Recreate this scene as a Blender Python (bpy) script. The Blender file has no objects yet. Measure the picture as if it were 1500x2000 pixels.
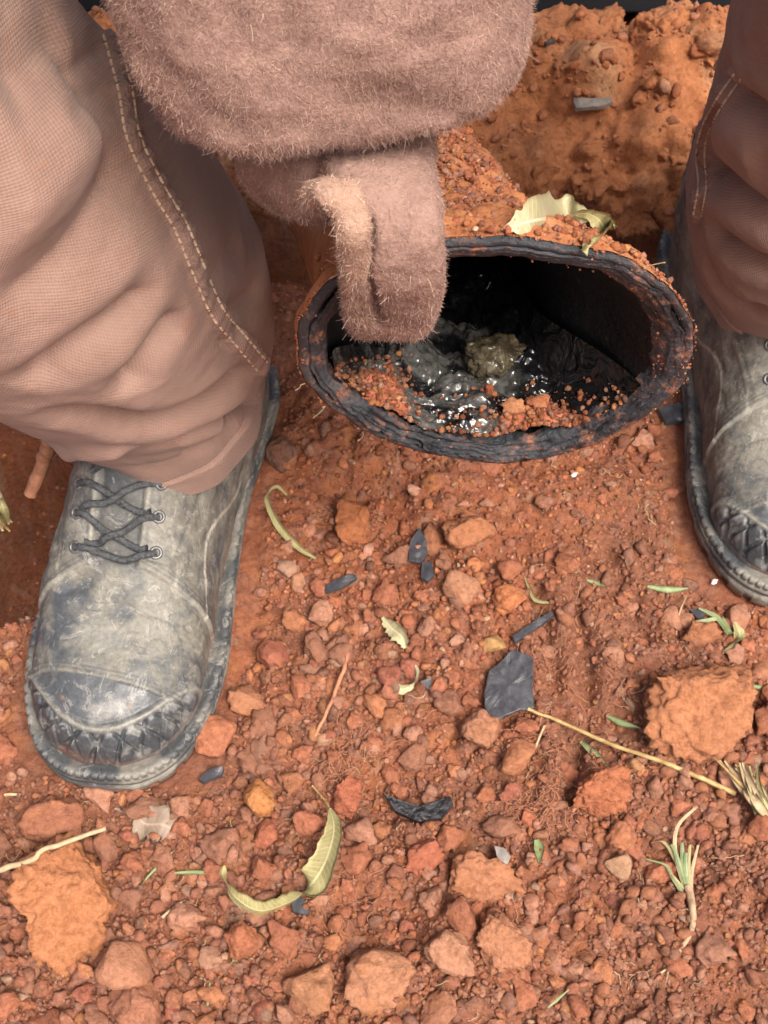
import bpy, math, random
import numpy as np
from mathutils import Vector, Matrix
from mathutils.bvhtree import BVHTree

random.seed(7)
rng = np.random.default_rng(7)
R = math.radians
sc = bpy.context.scene
COL = sc.collection

# ------------------------------------------------------------------ camera
CAM_H, PITCH, FPX = 0.78, 58.0, 2700.0
cam_d = bpy.data.cameras.new('camera')
cam_d.sensor_fit = 'VERTICAL'
cam_d.sensor_height = 36.0
cam_d.lens = FPX / 2000.0 * 36.0
cam_d.clip_start = 0.02
cam_d.clip_end = 500.0
cam_d.dof.use_dof = True
cam_d.dof.focus_distance = 0.63
cam_d.dof.aperture_fstop = 45.0
cam = bpy.data.objects.new('camera', cam_d)
cam.location = (0, 0, CAM_H)
cam.rotation_euler = (R(90 - PITCH), 0, 0)
COL.objects.link(cam)
sc.camera = cam

# ------------------------------------------------------------------ sky and sun
SUN_EL, SUN_AZ = 60.0, 146.0      # azimuth from +Y clockwise
world = bpy.data.worlds.new('World')
sc.world = world
world.use_nodes = True
wn = world.node_tree
bg = wn.nodes['Background']
sky = wn.nodes.new('ShaderNodeTexSky')
sky.sky_type = 'NISHITA'
sky.sun_disc = False
sky.sun_elevation = R(SUN_EL)
sky.sun_rotation = R(SUN_AZ)
sky.air_density = 1.0
sky.dust_density = 9.0
sky.ozone_density = 0.4
wn.links.new(sky.outputs[0], bg.inputs[0])
bg.inputs[1].default_value = 0.15
sun_d = bpy.data.lights.new('sun', 'SUN')
sun_d.energy = 3.0
sun_d.angle = R(26)
sun_d.color = (1.0, 0.965, 0.91)
sun = bpy.data.objects.new('sun', sun_d)
az, el = R(SUN_AZ), R(SUN_EL)
sdir = Vector((math.sin(az) * math.cos(el), math.cos(az) * math.cos(el), math.sin(el)))
sun.rotation_euler = sdir.to_track_quat('Z', 'Y').to_euler()
sun.location = sdir * 5
COL.objects.link(sun)
vs = sc.view_settings
vs.view_transform = 'Standard'
vs.look = 'None'
vs.gamma = 1.0
vs.use_curve_mapping = False
vs.exposure = 0.62

# ------------------------------------------------------------------ helpers: picking points in the place
CP, SP = math.cos(R(PITCH)), math.sin(R(PITCH))

def ray(px, py):
    a, b = (px - 750) / FPX, (1000 - py) / FPX
    return np.array([a, CP + b * SP, -SP + b * CP])

def at(px, py, z=0.0):
    d = ray(px, py)
    k = (z - CAM_H) / d[2]
    return np.array([d[0] * k, d[1] * k, z])

def atY(px, py, Y):
    d = ray(px, py)
    k = Y / d[1]
    return np.array([d[0] * k, Y, CAM_H + d[2] * k])

# ------------------------------------------------------------------ helpers: noise
def _hash(ix, iy, iz, seed):
    h = (ix.astype(np.int64) * 374761393 + iy.astype(np.int64) * 668265263 + iz.astype(np.int64) * 2147483647 + seed * 1274126177) & 0xFFFFFFFF
    h = ((h ^ (h >> 13)) * 1274126177) & 0xFFFFFFFF
    h = ((h ^ (h >> 16)) * 2246822519) & 0xFFFFFFFF
    h = h ^ (h >> 15)
    return (h & 0xFFFFFF) / float(0xFFFFFF)

def vnoise(p, seed=0):
    p = np.asarray(p, dtype=np.float64)
    i = np.floor(p); f = p - i
    f = f * f * f * (f * (f * 6 - 15) + 10)
    i = i.astype(np.int64)
    r = 0
    for dx in (0, 1):
        wx = f[:, 0] if dx else 1 - f[:, 0]
        for dy in (0, 1):
            wy = f[:, 1] if dy else 1 - f[:, 1]
            for dz in (0, 1):
                wz = f[:, 2] if dz else 1 - f[:, 2]
                r = r + wx * wy * wz * _hash(i[:, 0] + dx, i[:, 1] + dy, i[:, 2] + dz, seed)
    return r * 2 - 1

def fbm(p, octv=4, seed=0, gain=0.5):
    p = np.asarray(p, dtype=np.float64)
    r, a, s = 0, 1.0, 0.0
    for o in range(octv):
        r = r + a * vnoise(p * (2.03 ** o) + 17.3 * o, seed + o)
        s += a; a *= gain
    return r / s

def worley2(x, y, cell, seed=0):
    gx, gy = x / cell, y / cell
    ix, iy = np.floor(gx).astype(np.int64), np.floor(gy).astype(np.int64)
    f1 = np.full(x.shape, 9.0); f2 = np.full(x.shape, 9.0); cid = np.zeros(x.shape); rad = np.zeros(x.shape)
    z = np.zeros_like(ix)
    for dx in (-1, 0, 1):
        for dy in (-1, 0, 1):
            cx, cy = ix + dx, iy + dy
            qx = cx + _hash(cx, cy, z, seed + 1); qy = cy + _hash(cx, cy, z, seed + 2)
            d = np.hypot(gx - qx, gy - qy)
            h = _hash(cx, cy, z, seed + 3)
            m = d < f1
            f2 = np.where(m, f1, np.minimum(f2, d))
            cid = np.where(m, h, cid)
            f1 = np.where(m, d, f1)
    return f1, f2, cid

def worley3(p, cell, seed=0):
    g = np.asarray(p) / cell
    i = np.floor(g).astype(np.int64)
    f1 = np.full(len(g), 9.0); f2 = np.full(len(g), 9.0)
    for dx in (-1, 0, 1):
        for dy in (-1, 0, 1):
            for dz in (-1, 0, 1):
                c = [i[:, 0] + dx, i[:, 1] + dy, i[:, 2] + dz]
                q = [c[k] + _hash(c[0], c[1], c[2], seed + k) for k in range(3)]
                d = np.sqrt((g[:, 0] - q[0]) ** 2 + (g[:, 1] - q[1]) ** 2 + (g[:, 2] - q[2]) ** 2)
                m = d < f1
                f2 = np.where(m, f1, np.minimum(f2, d))
                f1 = np.where(m, d, f1)
    return f1, f2

def sstep(a, b, x):
    t = np.clip((x - a) / (b - a), 0, 1)
    return t * t * (3 - 2 * t)

def catmull(pts, n):
    pts = np.asarray(pts, dtype=np.float64)
    if pts.ndim == 1: pts = pts[:, None]
    m = len(pts)
    e = np.vstack([2 * pts[0] - pts[1], pts, 2 * pts[-1] - pts[-2]])
    t = np.linspace(0, m - 1 - 1e-9, n)
    k = np.floor(t).astype(int); f = (t - k)[:, None]
    p0, p1, p2, p3 = e[k], e[k + 1], e[k + 2], e[k + 3]
    return 0.5 * (2 * p1 + (p2 - p0) * f + (2 * p0 - 5 * p1 + 4 * p2 - p3) * f ** 2 + (3 * p1 - p0 - 3 * p2 + p3) * f ** 3)

def seg_dist(V, poly):
    """distance from points to a polyline and the 0..1 position along it"""
    poly = np.asarray(poly)
    L = np.concatenate([[0], np.cumsum(np.linalg.norm(np.diff(poly, axis=0), axis=1))])
    best = np.full(len(V), 1e9); par = np.zeros(len(V))
    for i in range(len(poly) - 1):
        a, b = poly[i], poly[i + 1]
        ab = b - a
        l2 = max(ab @ ab, 1e-12)
        t = np.clip(((V - a) @ ab) / l2, 0, 1)
        d = np.linalg.norm(V - a - t[:, None] * ab, axis=1)
        m = d < best
        best = np.where(m, d, best)
        par = np.where(m, (L[i] + t * np.sqrt(l2)) / max(L[-1], 1e-9), par)
    return best, par

# ------------------------------------------------------------------ helpers: meshes
def grid_faces(nu, nv, wu=False, wv=False):
    """vertex (i,j) -> i*nv+j ; u = i, v = j"""
    iu = np.arange(nu if wu else nu - 1); jv = np.arange(nv if wv else nv - 1)
    I, J = np.meshgrid(iu, jv, indexing='ij')
    I2, J2 = (I + 1) % nu, (J + 1) % nv
    return np.stack([I * nv + J, I2 * nv + J, I2 * nv + J2, I * nv + J2], -1).reshape(-1, 4)

def make_mesh(name, V, F, mat=None, col=None, uv=None, smooth=True):
    me = bpy.data.meshes.new(name)
    V = np.asarray(V, dtype=np.float32)
    faces = F if isinstance(F, list) else [F]
    faces = [np.asarray(f, dtype=np.int32) for f in faces if len(f)]
    nl = sum(f.size for f in faces); nf = sum(len(f) for f in faces)
    me.vertices.add(len(V)); me.vertices.foreach_set('co', V.ravel())
    me.loops.add(nl); me.loops.foreach_set('vertex_index', np.concatenate([f.ravel() for f in faces]))
    me.polygons.add(nf)
    tot = np.concatenate([np.full(len(f), f.shape[1], dtype=np.int32) for f in faces])
    st = np.concatenate([[0], np.cumsum(tot)[:-1]]).astype(np.int32)
    me.polygons.foreach_set('loop_start', st)
    me.polygons.foreach_set('loop_total', tot)
    me.polygons.foreach_set('use_smooth', np.full(nf, smooth))
    me.update(calc_edges=True)
    if col is not None:
        a = me.attributes.new('tint', 'FLOAT_COLOR', 'POINT')
        c = np.ones((len(V), 4), dtype=np.float32); c[:, :3] = col
        a.data.foreach_set('color', c.ravel())
    if uv is not None:
        a = me.attributes.new('puv', 'FLOAT_VECTOR', 'POINT')
        c = np.zeros((len(V), 3), dtype=np.float32); c[:, :2] = uv
        a.data.foreach_set('vector', c.ravel())
    if mat: me.materials.append(mat)
    return me

def link(name, me, parent=None, loc=None, **props):
    o = bpy.data.objects.new(name, me)
    COL.objects.link(o)
    if parent is not None: o.parent = parent
    if loc is not None: o.location = loc
    for k, v in props.items(): o[k] = v
    return o

def thing(o, label, cat, group=None):
    o['label'] = label; o['category'] = cat
    if group: o['group'] = group
    return o

def vnormals(V, F):
    N = np.zeros_like(V)
    a, b, c = V[F[:, 0]], V[F[:, 1]], V[F[:, 2]]
    n = np.cross(b - a, c - a)
    if F.shape[1] == 4:
        n = np.cross(V[F[:, 2]] - V[F[:, 0]], V[F[:, 3]] - V[F[:, 1]])
    for k in range(F.shape[1]): np.add.at(N, F[:, k], n)
    l = np.linalg.norm(N, axis=1, keepdims=True); l[l == 0] = 1
    return N / l

def bvh(V, F):
    return BVHTree.FromPolygons([tuple(v) for v in V.tolist()], [tuple(f) for f in F.tolist()])

def cast(tree, px, py):
    d = Vector(ray(px, py)).normalized()
    h = tree.ray_cast(Vector((0, 0, CAM_H)), d)
    return None if h[0] is None else np.array(h[0])

def cast_line(tree, pts, n=16):
    q = catmull(np.array(pts, dtype=float), n)
    r = [cast(tree, *p) for p in q]
    return np.array([p for p in r if p is not None])

def tube_arrays(path, rad, seg=8, cap=True):
    path = np.asarray(path, dtype=float); n = len(path)
    rad = np.broadcast_to(np.asarray(rad, dtype=float), (n,))
    T = np.gradient(path, axis=0); T /= np.linalg.norm(T, axis=1, keepdims=True) + 1e-12
    up = np.array([0, 0, 1.0]) if abs(T[0][2]) < 0.9 else np.array([1.0, 0, 0])
    V = []
    s = np.cross(T[0], up); s /= np.linalg.norm(s)
    for i in range(n):
        s = s - T[i] * (s @ T[i]); s /= np.linalg.norm(s) + 1e-12
        b = np.cross(T[i], s)
        a = np.arange(seg) * 2 * math.pi / seg
        V.append(path[i] + rad[i] * (np.cos(a)[:, None] * s + np.sin(a)[:, None] * b))
    V = np.vstack(V)
    F = grid_faces(n, seg, False, True)
    Ft = []
    if cap:
        V = np.vstack([V, path[0], path[-1]])
        c0, c1 = len(V) - 2, len(V) - 1
        for j in range(seg):
            Ft.append((c0, (j + 1) % seg, j)); Ft.append((c1, (n - 1) * seg + j, (n - 1) * seg + (j + 1) % seg))
    return V, F, np.array(Ft, dtype=np.int32).reshape(-1, 3)

def merge(parts):
    Vs, Q, T, o = [], [], [], 0
    for V, F, Ft in parts:
        Vs.append(V); Q.append(np.asarray(F).reshape(-1, 4) + o); T.append(np.asarray(Ft).reshape(-1, 3) + o); o += len(V)
    return np.vstack(Vs), [np.vstack(Q), np.vstack(T)]

def icosphere(sub):
    import bmesh
    bm = bmesh.new()
    bmesh.ops.create_icosphere(bm, subdivisions=sub, radius=1.0)
    V = np.array([v.co[:] for v in bm.verts]); F = np.array([[v.index for v in f.verts] for f in bm.faces])
    bm.free()
    return V, F
ICO = {k: icosphere(k) for k in (1, 2, 3, 4, 5)}

def rock_arrays(sub, seed, rough=0.28, crumb=0.0, flat=0.75, elong=1.2, facet=0.5):
    V, F = ICO[sub]
    V = V.copy()
    r0 = np.random.default_rng(seed)
    d = 1 + rough * fbm(V * 1.1 + seed * 3.7, 3, seed)
    V = V * d[:, None]
    # a few flattened faces make it a broken clod rather than a ball
    for k in range(11):
        n = r0.normal(size=3); n /= np.linalg.norm(n)
        lim = r0.uniform(0.45, 0.85)
        over = np.maximum(V @ n - lim, 0)
        V -= facet * over[:, None] * n
    if crumb > 0:
        V *= (1 + 0.9 * crumb * fbm(V * 2.4 + seed, 4, seed + 2, 0.6))[:, None]
        f1, f2 = worley3(V, 0.38, seed)
        V *= (1 + (0.7 * crumb if sub < 4 else 0.25 * crumb) * (0.55 - f1))[:, None]
        f1, f2 = worley3(V, 0.17, seed + 5)
        V *= (1 + 0.5 * crumb * (0.5 - f1))[:, None]
        if sub >= 4:
            f1, f2 = worley3(V, 0.09, seed + 9)
            V *= (1 + 0.28 * crumb * (0.5 - f1))[:, None]
    V *= np.array([elong, 1.0, flat])
    return V, F

# ------------------------------------------------------------------ materials
def mat_new(name):
    m = bpy.data.materials.new(name); m.use_nodes = True
    nt = m.node_tree
    return m, nt, nt.nodes['Principled BSDF']

class N:
    def __init__(s, nt): s.nt = nt
    def node(s, t, **kw):
        n = s.nt.nodes.new('ShaderNode' + t)
        for k, v in kw.items():
            if k.startswith('i_'):
                n.inputs[k[2:].replace('_', ' ')].default_value = v
            else: setattr(n, k, v)
        return n
    def link(s, a, b): s.nt.links.new(a, b)
    def noise(s, vec, scale, detail=4, rough=0.55, dist=0.0):
        n = s.node('TexNoise'); n.inputs['Scale'].default_value = scale
        n.inputs['Detail'].default_value = detail; n.inputs['Roughness'].default_value = rough
        n.inputs['Distortion'].default_value = dist
        if vec is not None: s.link(vec, n.inputs['Vector'])
        return n.outputs['Fac']
    def ramp(s, fac, stops):
        r = s.node('ValToRGB')
        while len(r.color_ramp.elements) < len(stops): r.color_ramp.elements.new(0.5)
        for e, (p, c) in zip(r.color_ramp.elements, stops):
            e.position = p; e.color = (*c, 1) if len(c) == 3 else c
        s.link(fac, r.inputs[0]); return r.outputs[0]
    def mix(s, fac, a, b, mode='MIX'):
        m = s.node('Mix'); m.data_type = 'RGBA'; m.blend_type = mode
        for sock, v in ((m.inputs[0], fac), (m.inputs[6], a), (m.inputs[7], b)):
            if isinstance(v, (int, float)): sock.default_value = v
            elif isinstance(v, tuple): sock.default_value = (*v, 1)
            else: s.link(v, sock)
        return m.outputs[2]
    def math(s, op, a, b=None, c=None):
        m = s.node('Math'); m.operation = op
        for i, v in enumerate((a, b, c)):
            if v is None: continue
            if isinstance(v, (int, float)): m.inputs[i].default_value = v
            else: s.link(v, m.inputs[i])
        return m.outputs[0]
    def bump(s, h, strength, dist, nrm=None):
        b = s.node('Bump'); b.inputs['Strength'].default_value = strength; b.inputs['Distance'].default_value = dist
        s.link(h, b.inputs['Height'])
        if nrm is not None: s.link(nrm, b.inputs['Normal'])
        return b.outputs[0]
    def attr(s, name, out='Color'):
        a = s.node('Attribute'); a.attribute_name = name; return a.outputs[out]
    def pos(s): return s.node('NewGeometry').outputs['Position']
    def obj(s): return s.node('TexCoord').outputs['Object']

def soil_material(name, use_attr=True, use_objcol=False, spec=0.15):
    m, nt, b = mat_new(name); n = N(nt)
    v = n.pos()
    base = n.attr('tint') if use_attr else n.node('ObjectInfo').outputs['Color']
    f1 = n.noise(v, 260, 5, 0.65)
    f2 = n.noise(v, 60, 4, 0.6)
    c = n.mix(1.0, base, n.ramp(f1, [(0.28, (0.62, 0.55, 0.50)), (0.5, (1.0, 1.0, 1.0)), (0.75, (1.3, 1.32, 1.35))]), 'MULTIPLY')
    c = n.mix(n.math('MULTIPLY', n.ramp(f2, [(0.52, (0, 0, 0)), (0.72, (1, 1, 1))]), 0.35), c, (0.44, 0.17, 0.065))
    # pale mineral grains
    g = n.noise(v, 900, 2, 0.5)
    c = n.mix(n.math('MULTIPLY', n.ramp(g, [(0.66, (0, 0, 0)), (0.74, (1, 1, 1))]), 0.5), c, (0.52, 0.33, 0.22))
    n.link(c, b.inputs['Base Color'])
    b.inputs['Roughness'].default_value = 0.93
    b.inputs['Specular IOR Level'].default_value = spec
    h1 = n.noise(v, 420, 6, 0.7); h2 = n.noise(v, 1500, 3, 0.6)
    nb = n.bump(h1, 1.0, 0.0024)
    nb = n.bump(h2, 0.8, 0.0008, nb)
    n.link(nb, b.inputs['Normal'])
    return m

M_soil = soil_material('red_soil')
M_clod = soil_material('clod_soil', use_attr=False)

def simple(name, col, rough=0.6, spec=0.4, var=0.3, scale=120, bump=0.3, bdist=0.0006, col2=None):
    m, nt, b = mat_new(name); n = N(nt)
    v = n.obj()
    f = n.noise(v, scale, 5, 0.65)
    a = tuple(x * (1 - var) for x in col); c2 = col2 or tuple(min(1, x * (1 + var)) for x in col)
    n.link(n.ramp(f, [(0.3, a), (0.7, c2)]), b.inputs['Base Color'])
    b.inputs['Roughness'].default_value = rough; b.inputs['Specular IOR Level'].default_value = spec
    n.link(n.bump(n.noise(v, scale * 4, 4, 0.6), bump, bdist), b.inputs['Normal'])
    return m

M_shard = simple('black_bitumen_shard', (0.035, 0.037, 0.045), 0.42, 0.5, 0.4, 150, 0.4, 0.0006, (0.075, 0.075, 0.085))
M_wetblack = simple('wet_black_bitumen', (0.010, 0.010, 0.012), 0.12, 0.6, 0.3, 180, 0.7, 0.0015)
M_slate = simple('grey_slate', (0.16, 0.15, 0.15), 0.6, 0.4, 0.3, 160, 0.4, 0.0005, (0.28, 0.24, 0.2))
M_straw = simple('dry_straw', (0.36, 0.27, 0.16), 0.6, 0.3, 0.25, 200)
M_stalk = simple('yellow_stalk', (0.34, 0.20, 0.06), 0.5, 0.3, 0.45, 160, 0.3, 0.0005, (0.48, 0.35, 0.16))
M_twig = simple('reddish_root', (0.36, 0.16, 0.09), 0.7, 0.3, 0.3, 200)
M_grass = simple('pale_green_grass', (0.13, 0.18, 0.065), 0.5, 0.35, 0.3, 90, 0.2, 0.0003, (0.26, 0.30, 0.15))
M_tuftroot = simple('dirty_root', (0.33, 0.22, 0.14), 0.8, 0.2, 0.5, 250, 0.6, 0.001)
M_white = simple('white_chip', (0.72, 0.68, 0.60), 0.6, 0.3, 0.15, 200)
M_sheet = simple('black_sheet', (0.004, 0.004, 0.005), 0.75, 0.1, 0.3, 20)

def leaf_material(name, c1, c2, vein):
    m, nt, b = mat_new(name); n = N(nt)
    uv = n.attr('puv', 'Vector')
    sep = n.node('SeparateXYZ'); n.link(uv, sep.inputs[0])
    u = n.math('ABSOLUTE', sep.outputs[0]); v = sep.outputs[1]
    mid = n.math('LESS_THAN', u, 0.07)
    w = n.math('SINE', n.math('ADD', n.math('MULTIPLY', v, 60.0), n.math('MULTIPLY', u, -9.0)))
    side = n.math('GREATER_THAN', w, 0.93)
    vn = n.math('MAXIMUM', mid, n.math('MULTIPLY', side, 0.55))
    f = n.noise(n.obj(), 110, 5, 0.65)
    c = n.ramp(f, [(0.3, c1), (0.7, c2)])
    sp = n.noise(n.obj(), 420, 2, 0.5)
    c = n.mix(n.ramp(sp, [(0.68, (0, 0, 0)), (0.72, (1, 1, 1))]), c, (0.22, 0.13, 0.06))
    c = n.mix(vn, c, vein)
    n.link(c, b.inputs['Base Color'])
    b.inputs['Roughness'].default_value = 0.55; b.inputs['Specular IOR Level'].default_value = 0.35
    n.link(n.bump(vn, 0.5, 0.0005, n.bump(f, 0.4, 0.001)), b.inputs['Normal'])
    return m
M_leaf = leaf_material('dry_olive_leaf', (0.19, 0.165, 0.065), (0.31, 0.275, 0.13), (0.43, 0.38, 0.21))
M_leaf_pale = leaf_material('dry_pale_leaf', (0.25, 0.225, 0.12), (0.36, 0.325, 0.20), (0.46, 0.42, 0.28))
M_leaf_grey = leaf_material('dead_grey_leaf', (0.17, 0.125, 0.09), (0.25, 0.19, 0.145), (0.30, 0.22, 0.16))

PAL = np.array([(0.35, 0.122, 0.062), (0.32, 0.105, 0.056), (0.42, 0.158, 0.070), (0.28, 0.110, 0.068), (0.38, 0.175, 0.108),
                (0.41, 0.215, 0.145), (0.27, 0.130, 0.093), (0.46, 0.20, 0.07), (0.46, 0.31, 0.21), (0.19, 0.095, 0.066)])
PALW = np.array([0.22, 0.15, 0.12, 0.13, 0.13, 0.08, 0.08, 0.03, 0.02, 0.04])

# ------------------------------------------------------------------ ground
def spread(a, b, step, far, k=34):
    core = np.arange(a, b + step / 2, step)
    g = np.geomspace(step, far, k); out = np.cumsum(g)
    return np.concatenate([(a - out)[::-1], core, b + out])

BOOT_L = at(212, 1532, 0); BOOT_L_YAW = -5.0
BOOT_R = at(1542, 1178, 0); BOOT_R_YAW = -2.0

def boot_zone(x, y):
    r = 0
    for (p, yaw) in ((BOOT_L, BOOT_L_YAW), (BOOT_R, BOOT_R_YAW)):
        a = R(yaw)
        dx, dy = x - p[0], y - p[1]
        lx = dx * math.cos(a) + dy * math.sin(a); ly = -dx * math.sin(a) + dy * math.cos(a)
        d = np.hypot(np.maximum(np.abs(lx) - 0.035, 0), np.maximum(np.abs(ly - 0.155) - 0.12, 0))
        r = np.maximum(r, 1 - sstep(0.022, 0.04, d))
    return r

TRACK = [np.array([at(px, py)[:2] for px, py in l]) for l in (
    [(1040, 1150), (1075, 1300), (1100, 1420), (1120, 1560)],
    [(1120, 1180), (1150, 1300), (1140, 1440), (1100, 1580)],
    [(1180, 1080), (1230, 1180), (1260, 1260)])]

def smooth_zone(x, y):
    """compacted, nearly pebble-free earth"""
    c1 = at(1130, 1330)[:2]; c2 = at(960, 1000)[:2]; c3 = at(600, 960)[:2]; c4 = at(1400, 1960)[:2]
    r = np.exp(-(((x - c1[0]) / 0.035) ** 2 + ((y - c1[1]) / 0.085) ** 2))
    r = np.maximum(r, 0.8 * np.exp(-(((x - c2[0]) / 0.10) ** 2 + ((y - c2[1]) / 0.045) ** 2)))
    r = np.maximum(r, 0.8 * np.exp(-(((x - c3[0]) / 0.05) ** 2 + ((y - c3[1]) / 0.05) ** 2)))
    r = np.maximum(r, 0.8 * np.exp(-(((x - c4[0]) / 0.06) ** 2 + ((y - c4[1]) / 0.02) ** 2)))
    r = np.maximum(r, 0.75 * sstep(0.52, 0.60, y))
    return np.clip(r, 0, 1)

HOLE = at(30, 1010)[:2]
def ground_base(x, y):
    p = np.stack([x, y, 0 * x], -1)
    h = 0.009 * fbm(p * 7, 3, 3) + 0.013 * fbm(p * 24, 4, 5)
    for t in TRACK:
        d, _ = seg_dist(np.stack([x, y], -1), t)
        h = h - 0.006 * np.exp(-(d / 0.005) ** 2) + 0.003 * np.exp(-((d - 0.012) / 0.006) ** 2)
    # hollow beside the boot and gully in front of the bank
    hd = np.hypot((x - HOLE[0] + 0.02) / 0.085, (y - HOLE[1] - 0.015) / 0.10)
    h = h - 0.22 * (1 - sstep(0.55, 1.05, hd + 0.12 * fbm(p * 25, 3, 9)))
    h = h - 0.10 * np.exp(-((y - 0.735 - 0.012 * fbm(p * 12, 2, 4)) / 0.03) ** 2)
    bz = boot_zone(x, y)
    far = sstep(1.5, 6, np.hypot(x, y))
    return (h * (1 - bz) - 0.001 * bz) * (1 - far), bz

def ground_height(x, y, detail=True):
    h, bz = ground_base(x, y)
    sm = smooth_zone(x, y)
    p = np.stack([x, y, 0 * x], -1)
    msk = sstep(-0.25, 0.35, fbm(p * 18, 3, 21)) * (1 - 0.55 * sm) * (1 - bz)
    f1, f2, c1 = worley2(x + 0.002 * fbm(p * 90, 2, 2), y + 0.002 * fbm(p * 90, 2, 8), 0.014, 1)
    h = h + msk * 0.0110 * np.sqrt(np.clip(0.55 - f1, 0, 1)) * (0.3 + c1)
    g1, g2, c2 = worley2(x, y, 0.0058, 11)
    h = h + 0.0036 * (1 - 0.5 * sm) * np.sqrt(np.clip(0.6 - g1, 0, 1)) * (0.2 + c2) * (1 - 0.7 * bz)
    h = h + 0.0016 * fbm(p * 160, 3, 31) * (1 - 0.5 * bz)
    return h, c1, c2, msk, sm

gx = spread(-0.44, 0.48, 0.0019, 14.0)
gy = spread(0.04, 0.80, 0.0019, 14.0)
GX, GY = np.meshgrid(gx, gy, indexing='ij')
fx, fy = GX.ravel(), GY.ravel()
gh, gc1, gc2, gm, gs = ground_height(fx, fy)
dout = np.maximum.reduce([-0.44 - fx, fx - 0.48, 0.04 - fy, fy - 0.80, 0 * fx])
hb_, _ = ground_base(fx, fy)
gh = gh + (hb_ - gh) * sstep(0.0, 0.03, dout)
gh = gh + (0.009 * fbm(np.stack([fx, fy, 0 * fx], -1) * 4, 2, 3) - gh) * sstep(0.02, 0.15, dout)
gp = np.stack([fx, fy, gh], -1)
lowf = fbm(gp * 9, 3, 41)[:, None]
gcol = PAL[0] * (1 + 0.25 * lowf) + 0.0
ci = np.searchsorted(np.cumsum(PALW), gc2 * 0.999)
gcol = gcol * 0.55 + 0.45 * PAL[ci]
ci1 = np.searchsorted(np.cumsum(PALW), gc1 * 0.999)
brown = sstep(-0.05, 0.35, fbm(gp * 6 + 3, 3, 45) + 0.5 * sstep(0.0, -0.25, fx) * sstep(0.34, 0.22, fy))[:, None]
gcol = gcol * (1 - 0.55 * brown) + 0.55 * brown * np.array([0.22, 0.105, 0.07])
fo_ = sstep(0.0, 0.05, dout)[:, None]
gcol = gcol * (1 - fo_) + fo_ * np.array([0.33, 0.13, 0.072])
gcol = gcol * 0.80  # ground dimmed against the pebbles: crevice shade put into its colour
gcol = gcol * (1 - 0.4 * gm[:, None]) + 0.4 * gm[:, None] * PAL[ci1]
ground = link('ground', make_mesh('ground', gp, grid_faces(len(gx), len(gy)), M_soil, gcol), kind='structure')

# ------------------------------------------------------------------ soil bank behind the boots, black sheet beyond
bu = np.concatenate([np.linspace(-2.5, -0.5, 20)[:-1], np.linspace(-0.5, 0.7, 460), np.linspace(0.7, 2.5, 20)[1:]])
prof = catmull(np.array([(0.90, -0.20), (0.83, -0.10), (0.79, -0.03), (0.745, 0.005), (0.728, 0.035), (0.755, 0.066), (0.79, 0.083), (0.825, 0.098), (0.855, 0.106), (0.88, 0.101), (0.905, 0.06), (0.925, -0.02), (0.94, -0.2)]), 240)
BU, BJ = np.meshgrid(bu, np.arange(len(prof)), indexing='ij')
bv = np.stack([BU.ravel(), prof[BJ.ravel(), 0], prof[BJ.ravel(), 1]], -1)
hs = 0.75 + 0.25 * sstep(0.05, 0.2, bv[:, 0]) + 0.10 * fbm(bv * np.array([6, 0, 0]), 2, 61)
bv[:, 2] = np.where(bv[:, 2] > 0, bv[:, 2] * hs, bv[:, 2])
bv[:, 1] += 0.02 * fbm(bv * np.array([9, 0, 5]), 3, 62) + 0.02 * sstep(0.05, -0.1, bv[:, 0])
bF = grid_faces(len(bu), len(prof))
bn = vnormals(bv, bF)
if (bn[:, 2].mean() < 0): bn = -bn; bF = bF[:, ::-1]
f1, f2 = worley3(bv + 0.004 * fbm(bv * 60, 2, 3)[:, None], 0.022, 3)
g1, g2 = worley3(bv, 0.009, 13)
rough = 0.3 + 0.7 * sstep(-0.2, 0.3, fbm(bv * 11, 3, 63))
h1_, h2_ = worley3(bv + 0.006 * fbm(bv * 40, 2, 5)[:, None], 0.055, 23)
disp = 0.012 * fbm(bv * 22, 4, 64) + 0.050 * (0.45 - h1_) + rough * (0.024 * (0.5 - f1) + 0.008 * (0.5 - g1)) + 0.0025 * fbm(bv * 200, 3, 66)
bv2 = bv + bn * disp[:, None]
bcol = PAL[2] * (0.95 + 0.35 * fbm(bv * 14, 4, 67))[:, None] * np.array([1.0, 1.05, 1.05])
bcol = bcol + (np.array([0.5, 0.30, 0.17]) - bcol) * (sstep(0.05, 0.5, fbm(bv * 20, 4, 68)) * 0.6)[:, None]
bank = link('soil_bank', make_mesh('soil_bank', bv2, bF, M_soil, bcol), kind='structure')

sx, sy = np.meshgrid(np.linspace(-0.9, 1.1, 60), np.linspace(0.955, 2.3, 40), indexing='ij')
sz = 0.012 * fbm(np.stack([sx.ravel() * 5, sy.ravel() * 5, 0 * sx.ravel()], -1), 3, 5) + 0.03
sh = link('black_sheet', make_mesh('black_sheet', np.stack([sx.ravel(), sy.ravel(), sz], -1), grid_faces(60, 40), M_sheet))
sm_ = sh.modifiers.new('thick', 'SOLIDIFY'); sm_.thickness = 0.003
thing(sh, 'dead black sheet beyond the soil bank at the top right edge', 'sheet')

# ------------------------------------------------------------------ gravel
def gz(x, y):
    h, *_ = ground_height(np.atleast_1d(np.asarray(x, float)), np.atleast_1d(np.asarray(y, float)))
    return h

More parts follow.
